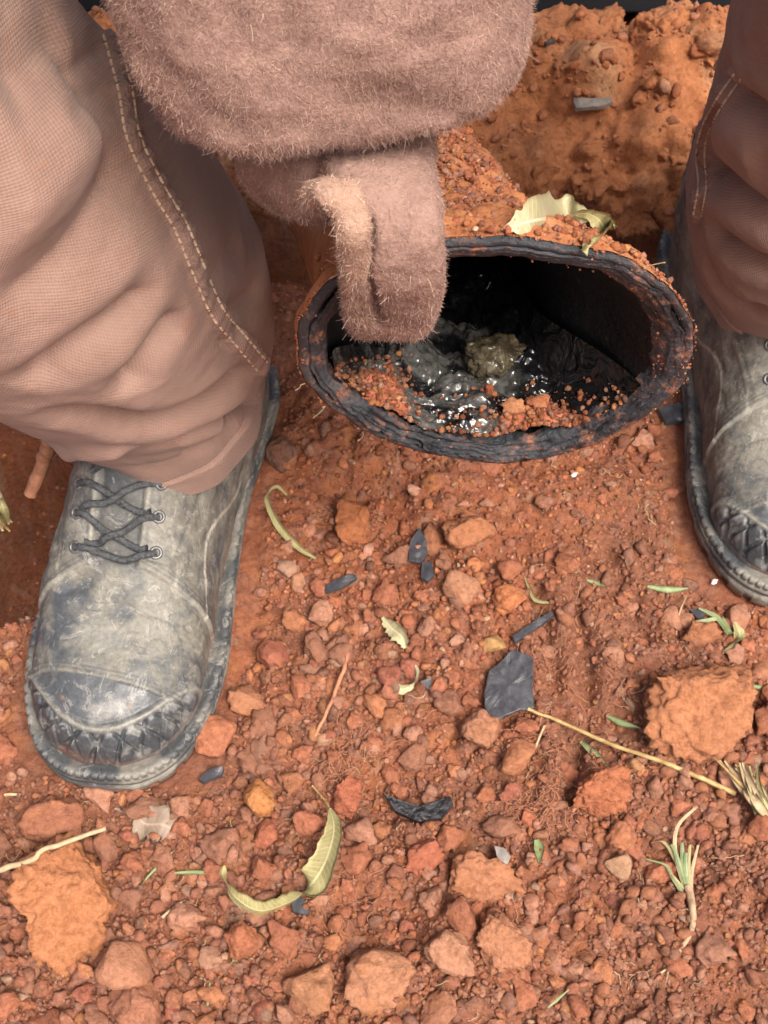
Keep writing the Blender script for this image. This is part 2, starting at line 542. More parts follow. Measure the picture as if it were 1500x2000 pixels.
def scatter(n, margin=0.0):
    """random spots on the ground in front of the bank, thinned where the earth is compacted or a boot stands"""
    out = []
    while len(out) < n:
        px = rng.uniform(-60, 1560, n); py = rng.uniform(420, 2080, n)
        wide = rng.random(n) < 0.22
        px = np.where(wide, rng.uniform(-500, 2000, n), px); py = np.where(wide, rng.uniform(420, 2450, n), py)
        for a, b in zip(px, py):
            p = at(a, b)
            out.append(p[:2])
    out = np.array(out[:n])
    return out

def rand_rot(n):
    q = rng.normal(size=(n, 4)); q /= np.linalg.norm(q, axis=1, keepdims=True)
    w, x, y, z = q.T
    return np.stack([np.stack([1 - 2 * (y * y + z * z), 2 * (x * y - z * w), 2 * (x * z + y * w)], -1),
                     np.stack([2 * (x * y + z * w), 1 - 2 * (x * x + z * z), 2 * (y * z - x * w)], -1),
                     np.stack([2 * (x * z - y * w), 2 * (y * z + x * w), 1 - 2 * (x * x + y * y)], -1)], 1)

def stones(n, sub, rmin, rmax, power, keep_fn, seed, protos=14, sink=0.35):
    P = [rock_arrays(sub, seed + k, 0.42, 0.0, 0.8, 1.2, 0.95) for k in range(protos)]
    xy = scatter(n)
    keep = rng.random(n) < keep_fn(xy[:, 0], xy[:, 1])
    xy = xy[keep]; n = len(xy)
    r = rmin + (rmax - rmin) * rng.random(n) ** power
    z = gz(xy[:, 0], xy[:, 1]) + r * (0.8 - sink * 1.2) * rng.uniform(-0.4, 1.0, n)
    Rm = rand_rot(n)
    k = rng.integers(0, protos, n)
    ci = rng.choice(len(PAL), n, p=PALW / PALW.sum())
    c = (0.82 * PAL[ci] + 0.18 * np.array([0.33, 0.14, 0.085])) * rng.uniform(0.6, 1.3, (n, 1))
    br_ = sstep(-0.05, 0.35, fbm(np.c_[xy, 0 * r] * 6 + 3, 3, 45) + 0.5 * sstep(0.0, -0.25, xy[:, 0]) * sstep(0.34, 0.22, xy[:, 1]))[:, None]
    c = c * (1 - 0.45 * br_) + 0.45 * br_ * np.array([0.25, 0.125, 0.085])
    Vs, Fs, Cs, o = [], [], [], 0
    for kk in range(protos):
        idx = np.where(k == kk)[0]
        if not len(idx): continue
        V, F = P[kk]
        W = np.einsum('nij,vj->nvi', Rm[idx], V) * r[idx][:, None, None]
        W += np.stack([xy[idx, 0], xy[idx, 1], z[idx]], -1)[:, None, :]
        Vs.append(W.reshape(-1, 3)); Cs.append(np.repeat(c[idx], len(V), axis=0))
        Fs.append((F[None] + (o + np.arange(len(idx)) * len(V))[:, None, None]).reshape(-1, 3)); o += len(V) * len(idx)
    return np.vstack(Vs), np.vstack(Fs), np.vstack(Cs)

def keep_fn(x, y):
    p = np.stack([x, y, 0 * x], -1)
    dens = 0.35 + 0.65 * sstep(-0.4, 0.3, fbm(p * 10, 2, 71))
    dens = dens * (0.45 + 0.55 * sstep(0.55, 0.30, y))
    return dens * (1 - 0.75 * smooth_zone(x, y)) * (1 - sstep(0.0, 0.3, boot_zone(x, y))) * (y < 0.72)

def keep_tiny(x, y):
    return (1 - 0.35 * smooth_zone(x, y)) * (1 - sstep(0.0, 0.3, boot_zone(x, y))) * (y < 0.72)

Va, Fa, Ca = stones(42000, 1, 0.0006, 0.0026, 1.6, keep_tiny, 100)
Vb, Fb, Cb = stones(11000, 2, 0.0020, 0.0066, 2.6, keep_fn, 200)
gravel = link('gravel', make_mesh('gravel', np.vstack([Va, Vb]), np.vstack([Fa, Fb + len(Va)]), M_soil, np.vstack([Ca, Cb])), kind='stuff')
gravel['label'] = 'fine red gravel and soil crumbs strewn over the ground'; gravel['category'] = 'gravel'

# rough clods embedded in the bank: pieces of the bank itself
btree_ = BVHTree.FromPolygons([tuple(v_) for v_ in bv2.tolist()], [tuple(f_) for f_ in bF.tolist()])
for k, (px, py, rp) in enumerate(((1085, 75, 60), (1180, 55, 75), (1290, 60, 70), (1370, 95, 60), (1100, 260, 70), (1180, 330, 80), (1060, 330, 50), (1270, 330, 65), (1330, 400, 70), (1230, 410, 55), (1380, 250, 60), (1290, 180, 45),
                                  (1130, 400, 45), (1340, 300, 40), (1400, 360, 45), (480, 380, 55), (540, 350, 45), (430, 350, 45), (600, 360, 45), (1150, 130, 40), (1240, 120, 38), (1330, 150, 42))):
    h_ = cast(btree_, px, py)
    if h_ is None: continue
    r_ = rp / FPX * 1.02
    V_, F_ = rock_arrays(5 if rp > 50 else 4, 820 + k, 0.5, 0.42, 0.85, 1.2, 0.9)
    Rk = rand_rot(1)[0]
    V_ = V_ @ Rk.T * r_ * np.array([1, 1, 0.8])
    p_ = h_ + np.array([0, 0.45, -0.55]) * r_
    Vw_ = V_ + p_
    ck = PAL[2] * (0.95 + 0.35 * fbm(Vw_ * 14, 4, 67))[:, None] * np.array([1.0, 1.05, 1.05]) * random.uniform(0.85, 1.15)
    ck = ck + (np.array([0.42, 0.25, 0.15]) - ck) * (sstep(0.05, 0.5, fbm(Vw_ * 24, 4, 68)) * 0.5)[:, None]
    link('clod', make_mesh('clod', Vw_, F_, M_soil, ck), bank)

# loose crumbs lying on the bank
sel = np.where((bv2[:, 0] > -0.3) & (bv2[:, 0] < 0.5) & (bv2[:, 2] > 0.02) & (bv2[:, 1] < 0.90))[0]
sel = sel[rng.integers(0, len(sel), 4200)]
sel = sel[fbm(bv2[sel] * 20, 2, 77) > -0.15]
BP = [rock_arrays(2, 260 + k, 0.42, 0.0, 0.8, 1.2, 0.9) for k in range(8)]
Rb = rand_rot(len(sel)); Vq, Fq, Cq, oq = [], [], [], 0
for i, k in enumerate(sel):
    V_, F_ = BP[i % 8]; r_ = 0.0012 + 0.0050 * rng.random() ** 5
    Vq.append(V_ @ Rb[i].T * r_ + bv2[k] + np.array([0, -0.2, 0.6]) * r_ * 0.5); Fq.append(F_ + oq); oq += len(V_)
    Cq.append(np.repeat((0.5 * PAL[rng.choice(len(PAL), p=PALW / PALW.sum())] + 0.5 * PAL[2] * rng.uniform(0.7, 1.25))[None], len(V_), 0))
bst = link('bank_crumbs', make_mesh('bank_crumbs', np.vstack(Vq), np.vstack(Fq), M_soil, np.vstack(Cq)), kind='stuff')
bst['label'] = 'loose soil crumbs lying on the bank behind the pipe'; bst['category'] = 'soil'

# clods one can tell apart
CL_PROTO = [make_mesh('clod', *rock_arrays(3, 300 + k, 0.46, 0.40, 0.8, 1.2, 0.9), M_clod) for k in range(14)]
KINDS = [('rust-red', (0.34, 0.115, 0.062)), ('orange', (0.41, 0.165, 0.075)), ('brown', (0.24, 0.115, 0.078)), ('pinkish tan', (0.40, 0.205, 0.137)), ('wine-red', (0.29, 0.085, 0.06))]
KW = [0.42, 0.14, 0.18, 0.18, 0.08]

def clod(x, y, r, color, label, group=None, me=None, sink=0.3, name='clod', cat='clod', flat=1.0, rz=None):
    o = bpy.data.objects.new(name, me or random.choice(CL_PROTO)); COL.objects.link(o)
    z = float(gz(x, y)[0])
    o.location = (x, y, z + r * (0.75 - sink) * flat)
    o.rotation_euler = (random.uniform(-0.4, 0.4), random.uniform(-0.4, 0.4), random.uniform(0, 6.28) if rz is None else rz)
    o.scale = (r, r, r * flat)
    g_ = 0.42 * np.array([0.34, 0.15, 0.09]) + 0.58 * np.array(color)
    o.color = (*g_.tolist(), 1)
    return thing(o, label, cat, group)

big_spots = []
# the clods and stones that stand out: pixel, radius in px, colour, label
NAMED = [
    (745, 1905, 78, (0.46, 0.22, 0.12), 'biggest rounded tan clod at the bottom edge, beside its smaller twin', 4),
    (872, 1875, 56, (0.45, 0.23, 0.14), 'rounded tan clod right of the biggest clod at the bottom', 4),
    (1372, 1392, 122, (0.46, 0.19, 0.085), 'large crumbly orange clod on the right below the boot', 5),
    (105, 1605, 72, (0.34, 0.13, 0.075), 'flat brown clod below the toe of the left boot', 4),
    (130, 1760, 110, (0.48, 0.19, 0.075), 'wide cracked orange clod at the lower left edge', 5),
    (245, 1890, 56, (0.42, 0.20, 0.12), 'smooth tan stone with an orange patch, bottom left', 3),
    (415, 1875, 30, (0.42, 0.24, 0.16), 'small upright tan stone right of the orange-patched stone', 3),
    (915, 1050, 52, (0.44, 0.18, 0.085), 'angular tan-red clod below the middle of the pipe rim', 4),
    (898, 1168, 40, (0.44, 0.22, 0.13), 'angular pinkish stone in the middle of the ground', 3),
    (965, 1262, 27, (0.52, 0.34, 0.12), 'yellow ochre pebble touching the large black shard', 3),
    (990, 1178, 34, (0.50, 0.17, 0.06), 'bright orange clod right of the angular pinkish stone', 4),
    (1028, 1425, 30, (0.36, 0.12, 0.065), 'round red clod right below the large black shard', 4),
    (930, 1440, 42, (0.40, 0.19, 0.11), 'brown-tan clod left below the large black shard', 4),
    (828, 1668, 45, (0.35, 0.09, 0.05), 'round wine-red clod below the wet black scrap', 4),
    (505, 1562, 42, (0.52, 0.22, 0.06), 'ochre-orange clod above the curled leaf, left of its tip', 4),
    (520, 1630, 36, (0.38, 0.11, 0.06), 'dark red clod left of the curled leaf', 4),
    (598, 1615, 36, (0.42, 0.14, 0.08), 'brick-red clod just left of the curled leaf tip', 4),
    (680, 1560, 44, (0.38, 0.10, 0.055), 'dark red clod just right of the curled leaf tip', 4),
    (420, 1440, 55, (0.40, 0.14, 0.07), 'red-brown clod against the right side of the left boot toe', 4),
    (475, 1370, 42, (0.42, 0.19, 0.10), 'tan clod beside the left boot, above the red-brown one', 4),
    (1215, 1640, 42, (0.42, 0.16, 0.08), 'rust clod left of the uprooted grass tuft', 4),
    (1240, 1660, 26, (0.42, 0.15, 0.09), 'elongated pink-red stone left of the uprooted grass tuft', 3),
    (1205, 1698, 30, (0.46, 0.30, 0.18), 'pale angular tan stone below the elongated pink-red stone', 3),
    (935, 1720, 70, (0.42, 0.18, 0.09), 'broad brown-red lump above the rounded tan clod at the bottom', 5),
    (985, 1850, 70, (0.42, 0.19, 0.10), 'crumbly tan lump right of the rounded tan clod at the bottom', 5),
    (480, 1850, 40, (0.40, 0.13, 0.06), 'rust clod under the bend of the curled leaf', 4),
    (610, 1935, 56, (0.42, 0.20, 0.10), 'tan clod left of the biggest rounded clod at the bottom', 4),
    (270, 1975, 70, (0.33, 0.14, 0.085), 'brown clod cut by the bottom edge on the left', 4),
    (1310, 1215, 26, (0.44, 0.22, 0.14), 'pinkish stone above the large crumbly orange clod', 3),
    (1330, 1220, 22, (0.40, 0.20, 0.12), 'small tan stone right of the pinkish stone, near the right boot', 3),
    (1238, 1505, 22, (0.44, 0.24, 0.11), 'round ochre pebble under the long yellow stalk', 3),
    (1180, 1530, 26, (0.42, 0.13, 0.065), 'rust pebble left of the round ochre pebble', 3),
    (560, 1115, 24, (0.46, 0.30, 0.21), 'pale oval pebble right of the left boot', 3),
    (585, 1135, 22, (0.46, 0.24, 0.14), 'pink pebble touching the pale oval pebble', 3),
    (1030, 1600, 24, (0.40, 0.12, 0.06), 'rust-red pebble above the small green sprig', 3),
    (1165, 1560, 60, (0.42, 0.13, 0.055), 'soft rust lump at the foot of the compacted strip', 5),
    (860, 1985, 45, (0.38, 0.17, 0.10), 'brown clod cut by the bottom edge right of the biggest clod', 4),
    (1030, 1940, 36, (0.42, 0.15, 0.08), 'red clod near the bottom edge right of the crumbly lump', 4),
    (690, 1020, 46, (0.46, 0.15, 0.05), 'orange clod above the black splinter, right of the left boot', 4),
    (1490, 1310, 26, (0.42, 0.19, 0.11), 'tan stone at the right edge above the straw clump', 3),
]
for k, (px, py, rp, colr, lab, sub) in enumerate(NAMED):
    p = at(px, py)
    dep = CAM_H / -ray(px, py)[2]
    r = rp / FPX * dep * 0.93
    crumb = {3: 0.08, 4: 0.28, 5: 0.34}[sub]
    V, F = rock_arrays(sub, 500 + k, 0.36, crumb, 0.8, 1.1, 0.85)
    nm = 'stone' if ('stone' in lab or 'pebble' in lab) else 'clod'
    if 'pebble' in lab: nm = 'pebble'
    q = at(px, py, r * 0.3)
    clod(q[0], q[1], r, colr, lab, None, make_mesh(nm, V, F, M_clod), 0.32, nm, nm, 1.0)
    big_spots.append((q[0], q[1], r))

base_p, base_r = [], []
for (a_, b_, c_) in big_spots:
    for _ in range(int(18 + c_ * 2600)):
        t_ = random.uniform(0, 6.28); rr_ = c_ * random.uniform(0.75, 1.5)
        x_, y_ = a_ + rr_ * math.cos(t_), b_ + rr_ * math.sin(t_)
        if boot_zone(np.array([x_]), np.array([y_]))[0] > 0.05: continue
        base_p.append((x_, y_)); base_r.append(0.0007 + 0.0026 * random.random() ** 3)
base_p = np.array(base_p); base_r = np.array(base_r)
bz_ = gz(base_p[:, 0], base_p[:, 1])
BASE_CRUMBS = (np.c_[base_p, bz_ + base_r * 0.5], base_r)
LOOSE = {}
NG = 0
tries = 0
while NG < 215 and tries < 9000:
    tries += 1
    px, py = random.uniform(-20, 1520), random.uniform(860, 2020)
    if random.random() > 0.25 + 0.75 * (py - 860) / 1100: continue
    p = at(px, py)
    if boot_zone(p[0], p[1]) > 0.02 or random.random() < smooth_zone(np.array([p[0]]), np.array([p[1]]))[0] * 1.1: continue
    if math.hypot((p[0] - HOLE[0]) / 0.09, (p[1] - HOLE[1]) / 0.11) < 1: continue
    r = 0.0042 + 0.0080 * random.random() ** 1.7
    if any(math.hypot(p[0] - a, p[1] - b) < (r + c) * 0.85 for a, b, c in big_spots): continue
    kn, kc = random.choices(KINDS, KW)[0]
    kc = tuple(np.array(kc) * random.uniform(0.8, 1.2))
    if py > 1780: zone = 'along the ' + ('left' if px < 500 else 'middle' if px < 1000 else 'right') + ' of the bottom edge'
    elif py > 1520: zone = ('below the left boot toe' if px < 420 else 'around the curled leaf' if px < 760 else 'around the wet black scrap' if px < 1120 else 'around the uprooted grass tuft')
    elif py > 1230: zone = ('beside the left boot' if px < 640 else 'left of the large flat shard' if px < 940 else 'right of the large flat shard')
    else: zone = ('beside the lacing of the left boot' if px < 640 else 'below the pipe' if px < 1150 else 'beside the right boot')
    sz = 'larger' if r > 0.0068 else 'smaller'
    LOOSE.setdefault('%s loose %s clod %s' % (sz, kn, zone), []).append(clod(p[0], p[1], r, kc, 'x', 'loose %s clods in the gravel' % kn, None, random.uniform(0.3, 0.62)))
    big_spots.append((p[0], p[1], r)); NG += 1

ORD = ['leftmost', 'second', 'third', 'fourth', 'fifth', 'sixth', 'seventh', 'eighth', 'ninth', 'tenth', 'eleventh', 'twelfth', 'thirteenth', 'fourteenth', 'fifteenth', 'sixteenth', 'seventeenth', 'eighteenth', 'nineteenth', 'twentieth']
for lab, lst in LOOSE.items():
    lst.sort(key=lambda o_: o_.location.x)
    for i, o_ in enumerate(lst):
        o_['label'] = lab if len(lst) == 1 else lab + (', leftmost' if i == 0 else ', rightmost' if i == len(lst) - 1 else ', %s from left' % ORD[min(i, 19)])

# ------------------------------------------------------------------ the cut pipe
RIM_C = atY(970, 706, 0.365)
yaw, slope = R(13), R(24)
AX = np.array([-math.sin(yaw) * math.cos(slope), math.cos(yaw) * math.cos(slope), -math.sin(slope)])
roll = R(8)
LAT0 = np.array([math.cos(roll), 0.0, -math.sin(roll)])
UP0 = np.array([math.sin(roll) * 0.98, -0.06, math.cos(roll)]); UP0 /= np.linalg.norm(UP0)
LAT1 = np.cross(AX, np.array([0, 0, 1.0])); LAT1 /= np.linalg.norm(LAT1)
UP1 = np.cross(LAT1, AX)

def pipe_frame(s):
    s = np.atleast_1d(s)
    k = sstep(0.0, 0.10, s)[:, None]
    c = RIM_C + AX * s[:, None]
    lat = LAT0 * (1 - k) + LAT1 * k; lat /= np.linalg.norm(lat, axis=1, keepdims=True)
    up = UP0 * (1 - k) + UP1 * k; up /= np.linalg.norm(up, axis=1, keepdims=True)
    fl = 1 - sstep(0.0, 0.085, s)
    a = 0.056 + 0.0285 * fl; b = 0.056 + 0.0245 * fl
    c = c - up * (0.012 * (1 - fl))[:, None]
    return c, lat, up, a, b

def rim_wob(th):
    """the hacked cut: uneven outline of the rim"""
    q = np.stack([np.cos(th) * 2.2, np.sin(th) * 2.2, 0 * th], -1)
    return fbm(q, 4, 80)

def pipe_pt(s, th, off):
    c, lat, up, a, b = pipe_frame(s)
    w = (0.0055 * rim_wob(th) + 0.0035 * np.exp(-((((th - R(285) + math.pi) % (2 * math.pi)) - math.pi) / 0.35) ** 2)) * (1 - sstep(0, 0.05, s))
    ct, st = np.cos(th), np.sin(th)
    e = 2.06
    ex, ey = np.sign(ct) * np.abs(ct) ** (2 / e), np.sign(st) * np.abs(st) ** (2 / e)
    return c + lat * ((a - off + w) * ex)[:, None] + up * ((b - off + w) * ey)[:, None]

NT = 360
th = np.arange(NT) * 2 * math.pi / NT
def loops(list_s_off, dn=0.0):
    rows = []
    for s, off in list_s_off:
        if np.isscalar(off): off = np.full(NT, off)
        if np.isscalar(s): s = np.full(NT, s)
        rows.append(pipe_pt(s, th, off))
    return np.vstack(rows)

WALL = 0.0120
bot = sstep(-0.2, -0.95, np.sin(th))                      # thicker, torn lower lip
wallv = WALL + 0.0035 * bot + 0.0012 * rim_wob(th * 1.0 + 9)
mid = 0.0048 + 0.0010 * rim_wob(th + 3)

M_pipe, nt, b = mat_new('black_pipe_rim'); n = N(nt)
v = n.obj()
f = n.noise(v, 70, 6, 0.7); f3 = n.noise(v, 240, 5, 0.7)
c = n.ramp(n.noise(v, 35, 5, 0.6), [(0.3, (0.012, 0.013, 0.016)), (0.7, (0.050, 0.054, 0.064))])
dust = n.math('MULTIPLY', n.ramp(f, [(0.50, (0, 0, 0)), (0.61, (1, 1, 1))]), n.ramp(f3, [(0.44, (0, 0, 0)), (0.60, (1, 1, 1))]))
c = n.mix(n.math('MULTIPLY', dust, 0.85), c, (0.36, 0.13, 0.055))
n.link(c, b.inputs['Base Color'])
n.link(n.ramp(dust, [(0, (0.42, 0.42, 0.42)), (0.5, (0.9, 0.9, 0.9))]), b.inputs['Roughness'])
b.inputs['Specular IOR Level'].default_value = 0.45
nb = n.bump(n.noise(v, 120, 6, 0.7), 0.8, 0.003)
nb = n.bump(f3, 0.6, 0.001, nb)
n.link(nb, b.inputs['Normal'])

M_inner, nt, b = mat_new('black_pipe_lining'); n = N(nt)
v = n.obj()
f = n.noise(v, 300, 4, 0.75)
c = n.ramp(n.noise(v, 45, 5, 0.6), [(0.3, (0.0025, 0.0025, 0.003)), (0.75, (0.008, 0.0085, 0.010))])
c = n.mix(n.ramp(f, [(0.66, (0, 0, 0)), (0.72, (1, 1, 1))]), c, (0.07, 0.07, 0.07))
n.link(c, b.inputs['Base Color']); b.inputs['Roughness'].default_value = 0.42; b.inputs['Specular IOR Level'].default_value = 0.35
n.link(n.bump(n.noise(v, 140, 6, 0.7), 0.6, 0.002), b.inputs['Normal'])

M_outer, nt, b = mat_new('soil_caked_pipe'); n = N(nt)
v = n.obj()
c = n.ramp(n.noise(v, 40, 6, 0.7), [(0.25, (0.30, 0.095, 0.04)), (0.55, (0.46, 0.19, 0.085)), (0.75, (0.52, 0.28, 0.16))])
n.link(c, b.inputs['Base Color']); b.inputs['Roughness'].default_value = 0.92; b.inputs['Specular IOR Level'].default_value = 0.15
n.link(n.bump(n.noise(v, 300, 6, 0.7), 0.9, 0.002), b.inputs['Normal'])

pipe = bpy.data.objects.new('pipe', None); COL.objects.link(pipe)
PL = Vector((RIM_C + AX * 0.5).tolist()); pipe.location = PL
thing(pipe, 'soil-caked pipe with a black hacked-off oval end, held up by the gloved hand', 'pipe')

S_end = 0.60
# outer shell
ss = np.concatenate([np.linspace(0.002, 0.12, 50), np.linspace(0.12, S_end, 60)[1:]])
Vo = loops([(s, 0.0) for s in ss])
Fo = grid_faces(len(ss), NT, False, True)
No = vnormals(Vo, Fo)
cen = np.repeat(np.vstack([pipe_frame(s)[0] for s in ss]), NT, axis=0)
if ((Vo - cen) * No).sum() < 0: Fo = Fo[:, ::-1]; No = -No
top = sstep(0.35, 0.8, No[:, 2])
f1, f2 = worley3(Vo, 0.010, 90)
g1, g2 = worley3(Vo, 0.0045, 95)
sfade = sstep(0.0, 0.012, np.repeat(ss, NT))
crust = sfade * (0.0008 * (1 + fbm(Vo * 120, 3, 91)) + top * sstep(-0.25, 0.25, fbm(Vo * 28, 3, 92)) * (0.006 * np.clip(0.75 - f1, 0, 1) + 0.003 * np.clip(0.7 - g1, 0, 1)))
Vo = Vo + No * crust[:, None]
link('pipe_wall', make_mesh('pipe_wall', Vo, Fo, M_outer), pipe, -PL)
# cut face: outer coat and inner coat, a step between them, torn lower lip
rows = [(0.002, 0.0002), (-0.0006, 0.0012), (-0.0012, mid * 0.6), (-0.0004, mid * 0.95), (0.0022, mid * 1.06)]
Vr = loops(rows); Fr = grid_faces(len(rows), NT, False, True)
link('outer_coat', make_mesh('outer_coat', Vr, Fr, M_pipe), pipe, -PL)
k = np.linspace(0, 1, 14)
rows = [(0.004, mid * 1.0)] + [(-0.0010 + 0.0045 * q ** 2, mid * 1.1 + (wallv - mid * 1.1) * q) for q in k]
rows += [(0.006, wallv + 0.0006), (0.010, wallv + 0.0008)]
Vr = loops(rows); Fr = grid_faces(len(rows), NT, False, True)
Nr = vnormals(Vr, Fr)
ridg = np.abs(fbm(np.stack([np.cos(np.tile(th, len(rows))) * 3.2, np.sin(np.tile(th, len(rows))) * 3.2, np.repeat(np.arange(len(rows)), NT) * 0.42], -1), 5, 96, 0.55)) - 0.18
low = np.tile(bot, len(rows))
Vr = Vr + Nr * ((0.0034 + 0.010 * low) * ridg)[:, None]
link('cut_rim', make_mesh('cut_rim', Vr, Fr, M_pipe), pipe, -PL)
ssi = np.concatenate([np.linspace(0.009, 0.12, 40), np.linspace(0.12, S_end, 24)[1:]])
Vi = loops([(s, wallv + 0.0008 - 0.003 * sstep(0.01, 0.05, s) + bot * (1 - sstep(0.015, 0.05, s)) * 0.007 * np.abs(fbm(np.stack([np.cos(th) * 9, np.sin(th) * 9, 0 * th + s * 220], -1), 4, 97))) for s in ssi])
link('lining', make_mesh('lining', Vi, grid_faces(len(ssi), NT, False, True)[:, ::-1], M_inner), pipe, -PL)

# sludge, soil and crumbs lying inside the pipe
def floor_pt(u, s):
    """u -1..1 across, height of the inner wall floor"""
    c, lat, up, a, b_ = pipe_frame(s)
    ai, bi = a - WALL - 0.003, b_ - WALL - 0.004
    return c, lat, up, ai, bi

nu_, ns_ = 220, 200
uu, sg = np.meshgrid(np.linspace(-0.985, 0.985, nu_), np.linspace(0.004, 0.22, ns_), indexing='ij')
uu, sg = uu.ravel(), sg.ravel()
c, lat, up, ai, bi = floor_pt(uu, sg)
e = 2.06
wallz = -bi * (1 - np.abs(uu) ** e) ** (1 / e)
q3 = np.stack([uu * 0.075 * 30, sg * 30, 0 * uu], -1)
fill = -bi + 0.004 + 0.15 * np.minimum(sg, 0.08) + 0.011 * fbm(q3 * 0.9, 4, 101) + 0.005 * np.abs(fbm(q3 * 3, 3, 102)) + 0.010 * sstep(0.2, 0.9, np.abs(uu))
fill += 0.014 * np.exp(-(((uu + 0.62) / 0.22) ** 2 + ((sg - 0.02) / 0.03) ** 2)) + 0.012 * np.exp(-(((uu - 0.45) / 0.3) ** 2 + ((sg - 0.012) / 0.014) ** 2))
zz = np.maximum(fill, wallz + 0.0008)
Vs = c + lat * (uu * ai)[:, None] + up * zz[:, None]
# what is wet tar and what is loose red soil
soilm = np.maximum(np.exp(-(((uu + 0.62) / 0.25) ** 2 + ((sg - 0.015) / 0.022) ** 2) * 1.2), np.exp(-(((uu - 0.48) / 0.34) ** 2 + ((sg - 0.008) / 0.012) ** 2) * 1.2))
soilm = sstep(0.35, 0.6, soilm + 0.25 * fbm(q3 * 4, 3, 103))
greym = sstep(0.05, 0.4, fbm(q3 * np.array([1.2, 2.6, 1]), 4, 104) + 0.35 * np.exp(-(((uu - 0.0) / 0.5) ** 2 + ((sg - 0.06) / 0.04) ** 2)))
greym = greym * (1 - sstep(0.40, 0.65, uu)) * (1 - 0.8 * sstep(0.10, 0.15, sg))
tint = np.array([0.006, 0.006, 0.007]) * (1 - greym[:, None]) + np.array([0.065, 0.064, 0.06]) * greym[:, None]
tint = tint * (1 - soilm[:, None]) + np.array([0.30, 0.085, 0.04]) * soilm[:, None]

M_sludge, nt, b = mat_new('wet_sludge'); n = N(nt)
v = n.obj()
t = n.attr('tint')
n.link(n.mix(1.0, t, n.ramp(n.noise(v, 260, 5, 0.7), [(0.3, (0.5, 0.5, 0.5)), (0.7, (1.5, 1.5, 1.5))]), 'MULTIPLY'), b.inputs['Base Color'])
wet = n.attr('puv', 'Vector'); sp_ = n.node('SeparateXYZ'); n.link(wet, sp_.inputs[0])
n.link(n.math('ADD', n.math('MULTIPLY', sp_.outputs[0], 0.65), n.math('ADD', n.math('MULTIPLY', n.noise(v, 60, 3), 0.2), 0.10)), b.inputs['Roughness'])
b.inputs['Specular IOR Level'].default_value = 0.6
n.link(n.bump(n.noise(v, 75, 2, 0.5, 1.5), 0.8, 0.004), b.inputs['Normal'])
sl = link('sludge', make_mesh('sludge', Vs, grid_faces(nu_, ns_), M_sludge, tint, np.stack([soilm, greym], -1)), kind='stuff')
thing(sl, 'wet black and grey sludge lying along the floor of the cut pipe', 'sludge')

def in_pipe(u, s):
    i = np.argmin((uu - u) ** 2 + ((sg - s) / 0.075) ** 2)
    return Vs[i]

# pale lump of sludge
V, F = rock_arrays(5, 411, 0.45, 0.05, 0.8, 1.3, 0.6)
V = V * (1 + 0.95 * (0.25 - np.abs(fbm(V * 1.6, 4, 412))))[:, None]
peak = np.exp(-((V[:, 0] + 0.25) ** 2 + V[:, 1] ** 2) * 2.2)
V[:, 2] += 0.55 * peak * (V[:, 2] > -0.2)
M_lump, nt, b = mat_new('grey_brown_grease'); n = N(nt)
n.link(n.ramp(n.noise(n.obj(), 2.2, 5, 0.6), [(0.3, (0.03, 0.026, 0.02)), (0.5, (0.11, 0.085, 0.05)), (0.72, (0.24, 0.195, 0.125))]), b.inputs['Base Color'])
b.inputs['Roughness'].default_value = 0.15; b.inputs['Specular IOR Level'].default_value = 0.6
b.inputs['Transmission Weight'].default_value = 0.45; b.inputs['IOR'].default_value = 1.35
n.link(n.bump(n.noise(n.pos(), 160, 3, 0.55), 0.6, 0.003), b.inputs['Normal'])
o = link('grease_lump', make_mesh('grease_lump', V, F, M_lump))
p = in_pipe(0.40, 0.066); o.location = p + np.array([0, 0, 0.004]); o.scale = (0.0120, 0.0095, 0.0105); o.rotation_euler = (0.2, 0.1, 0.5)
thing(o, 'pale grey-brown wet lump of grease inside the pipe', 'lump')

def crumb_pile(pts, rads, cols, name, mat=M_soil, seed=0, protos=8, sub=1):
    P = [rock_arrays(sub, 700 + seed + k, 0.35, 0.0, 0.85, 1.15, 0.7) for k in range(protos)]
    Vs_, Fs_, Cs_, o_ = [], [], [], 0
    Rm = rand_rot(len(pts))
    for i, (p_, r_) in enumerate(zip(pts, rads)):
        V_, F_ = P[i % protos]
        W = V_ @ Rm[i].T * r_ + p_
        Vs_.append(W); Fs_.append(F_ + o_); Cs_.append(np.repeat(cols[i][None], len(V_), 0)); o_ += len(V_)
    return make_mesh(name, np.vstack(Vs_), np.vstack(Fs_), mat, np.vstack(Cs_))

def cols_for(nn, dark=1.0):
    ci = rng.choice(len(PAL), nn, p=PALW / PALW.sum())
    return PAL[ci] * rng.uniform(0.7, 1.2, (nn, 1)) * dark

o = link('clod_crumbs', crumb_pile(BASE_CRUMBS[0], BASE_CRUMBS[1], 0.6 * cols_for(len(BASE_CRUMBS[0])) + 0.4 * np.array([0.34, 0.135, 0.078]), 'clod_crumbs', seed=20), kind='stuff')
thing(o, 'small crumbs broken off around the feet of the big clods', 'soil')
pts, rads = [], []
for (u0, s0, du, ds, cnt) in ((-0.66, 0.018, 0.17, 0.016, 620), (0.50, 0.010, 0.22, 0.010, 700), (0.0, 0.012, 0.45, 0.010, 120), (0.1, 0.03, 0.3, 0.02, 50), (-0.6, 0.03, 0.15, 0.02, 60)):
    for _ in range(cnt):
        u = np.clip(random.gauss(u0, du), -0.93, 0.93); s = max(0.0045, random.gauss(s0, ds))
        p = in_pipe(u, s); r = 0.0003 + 0.0019 * random.random() ** 4
        pts.append(p + np.array([0, 0, r * 0.5])); rads.append(r)
o = link('soil_crumbs', crumb_pile(pts, rads, cols_for(len(pts), 0.8), 'soil_crumbs'), kind='stuff')
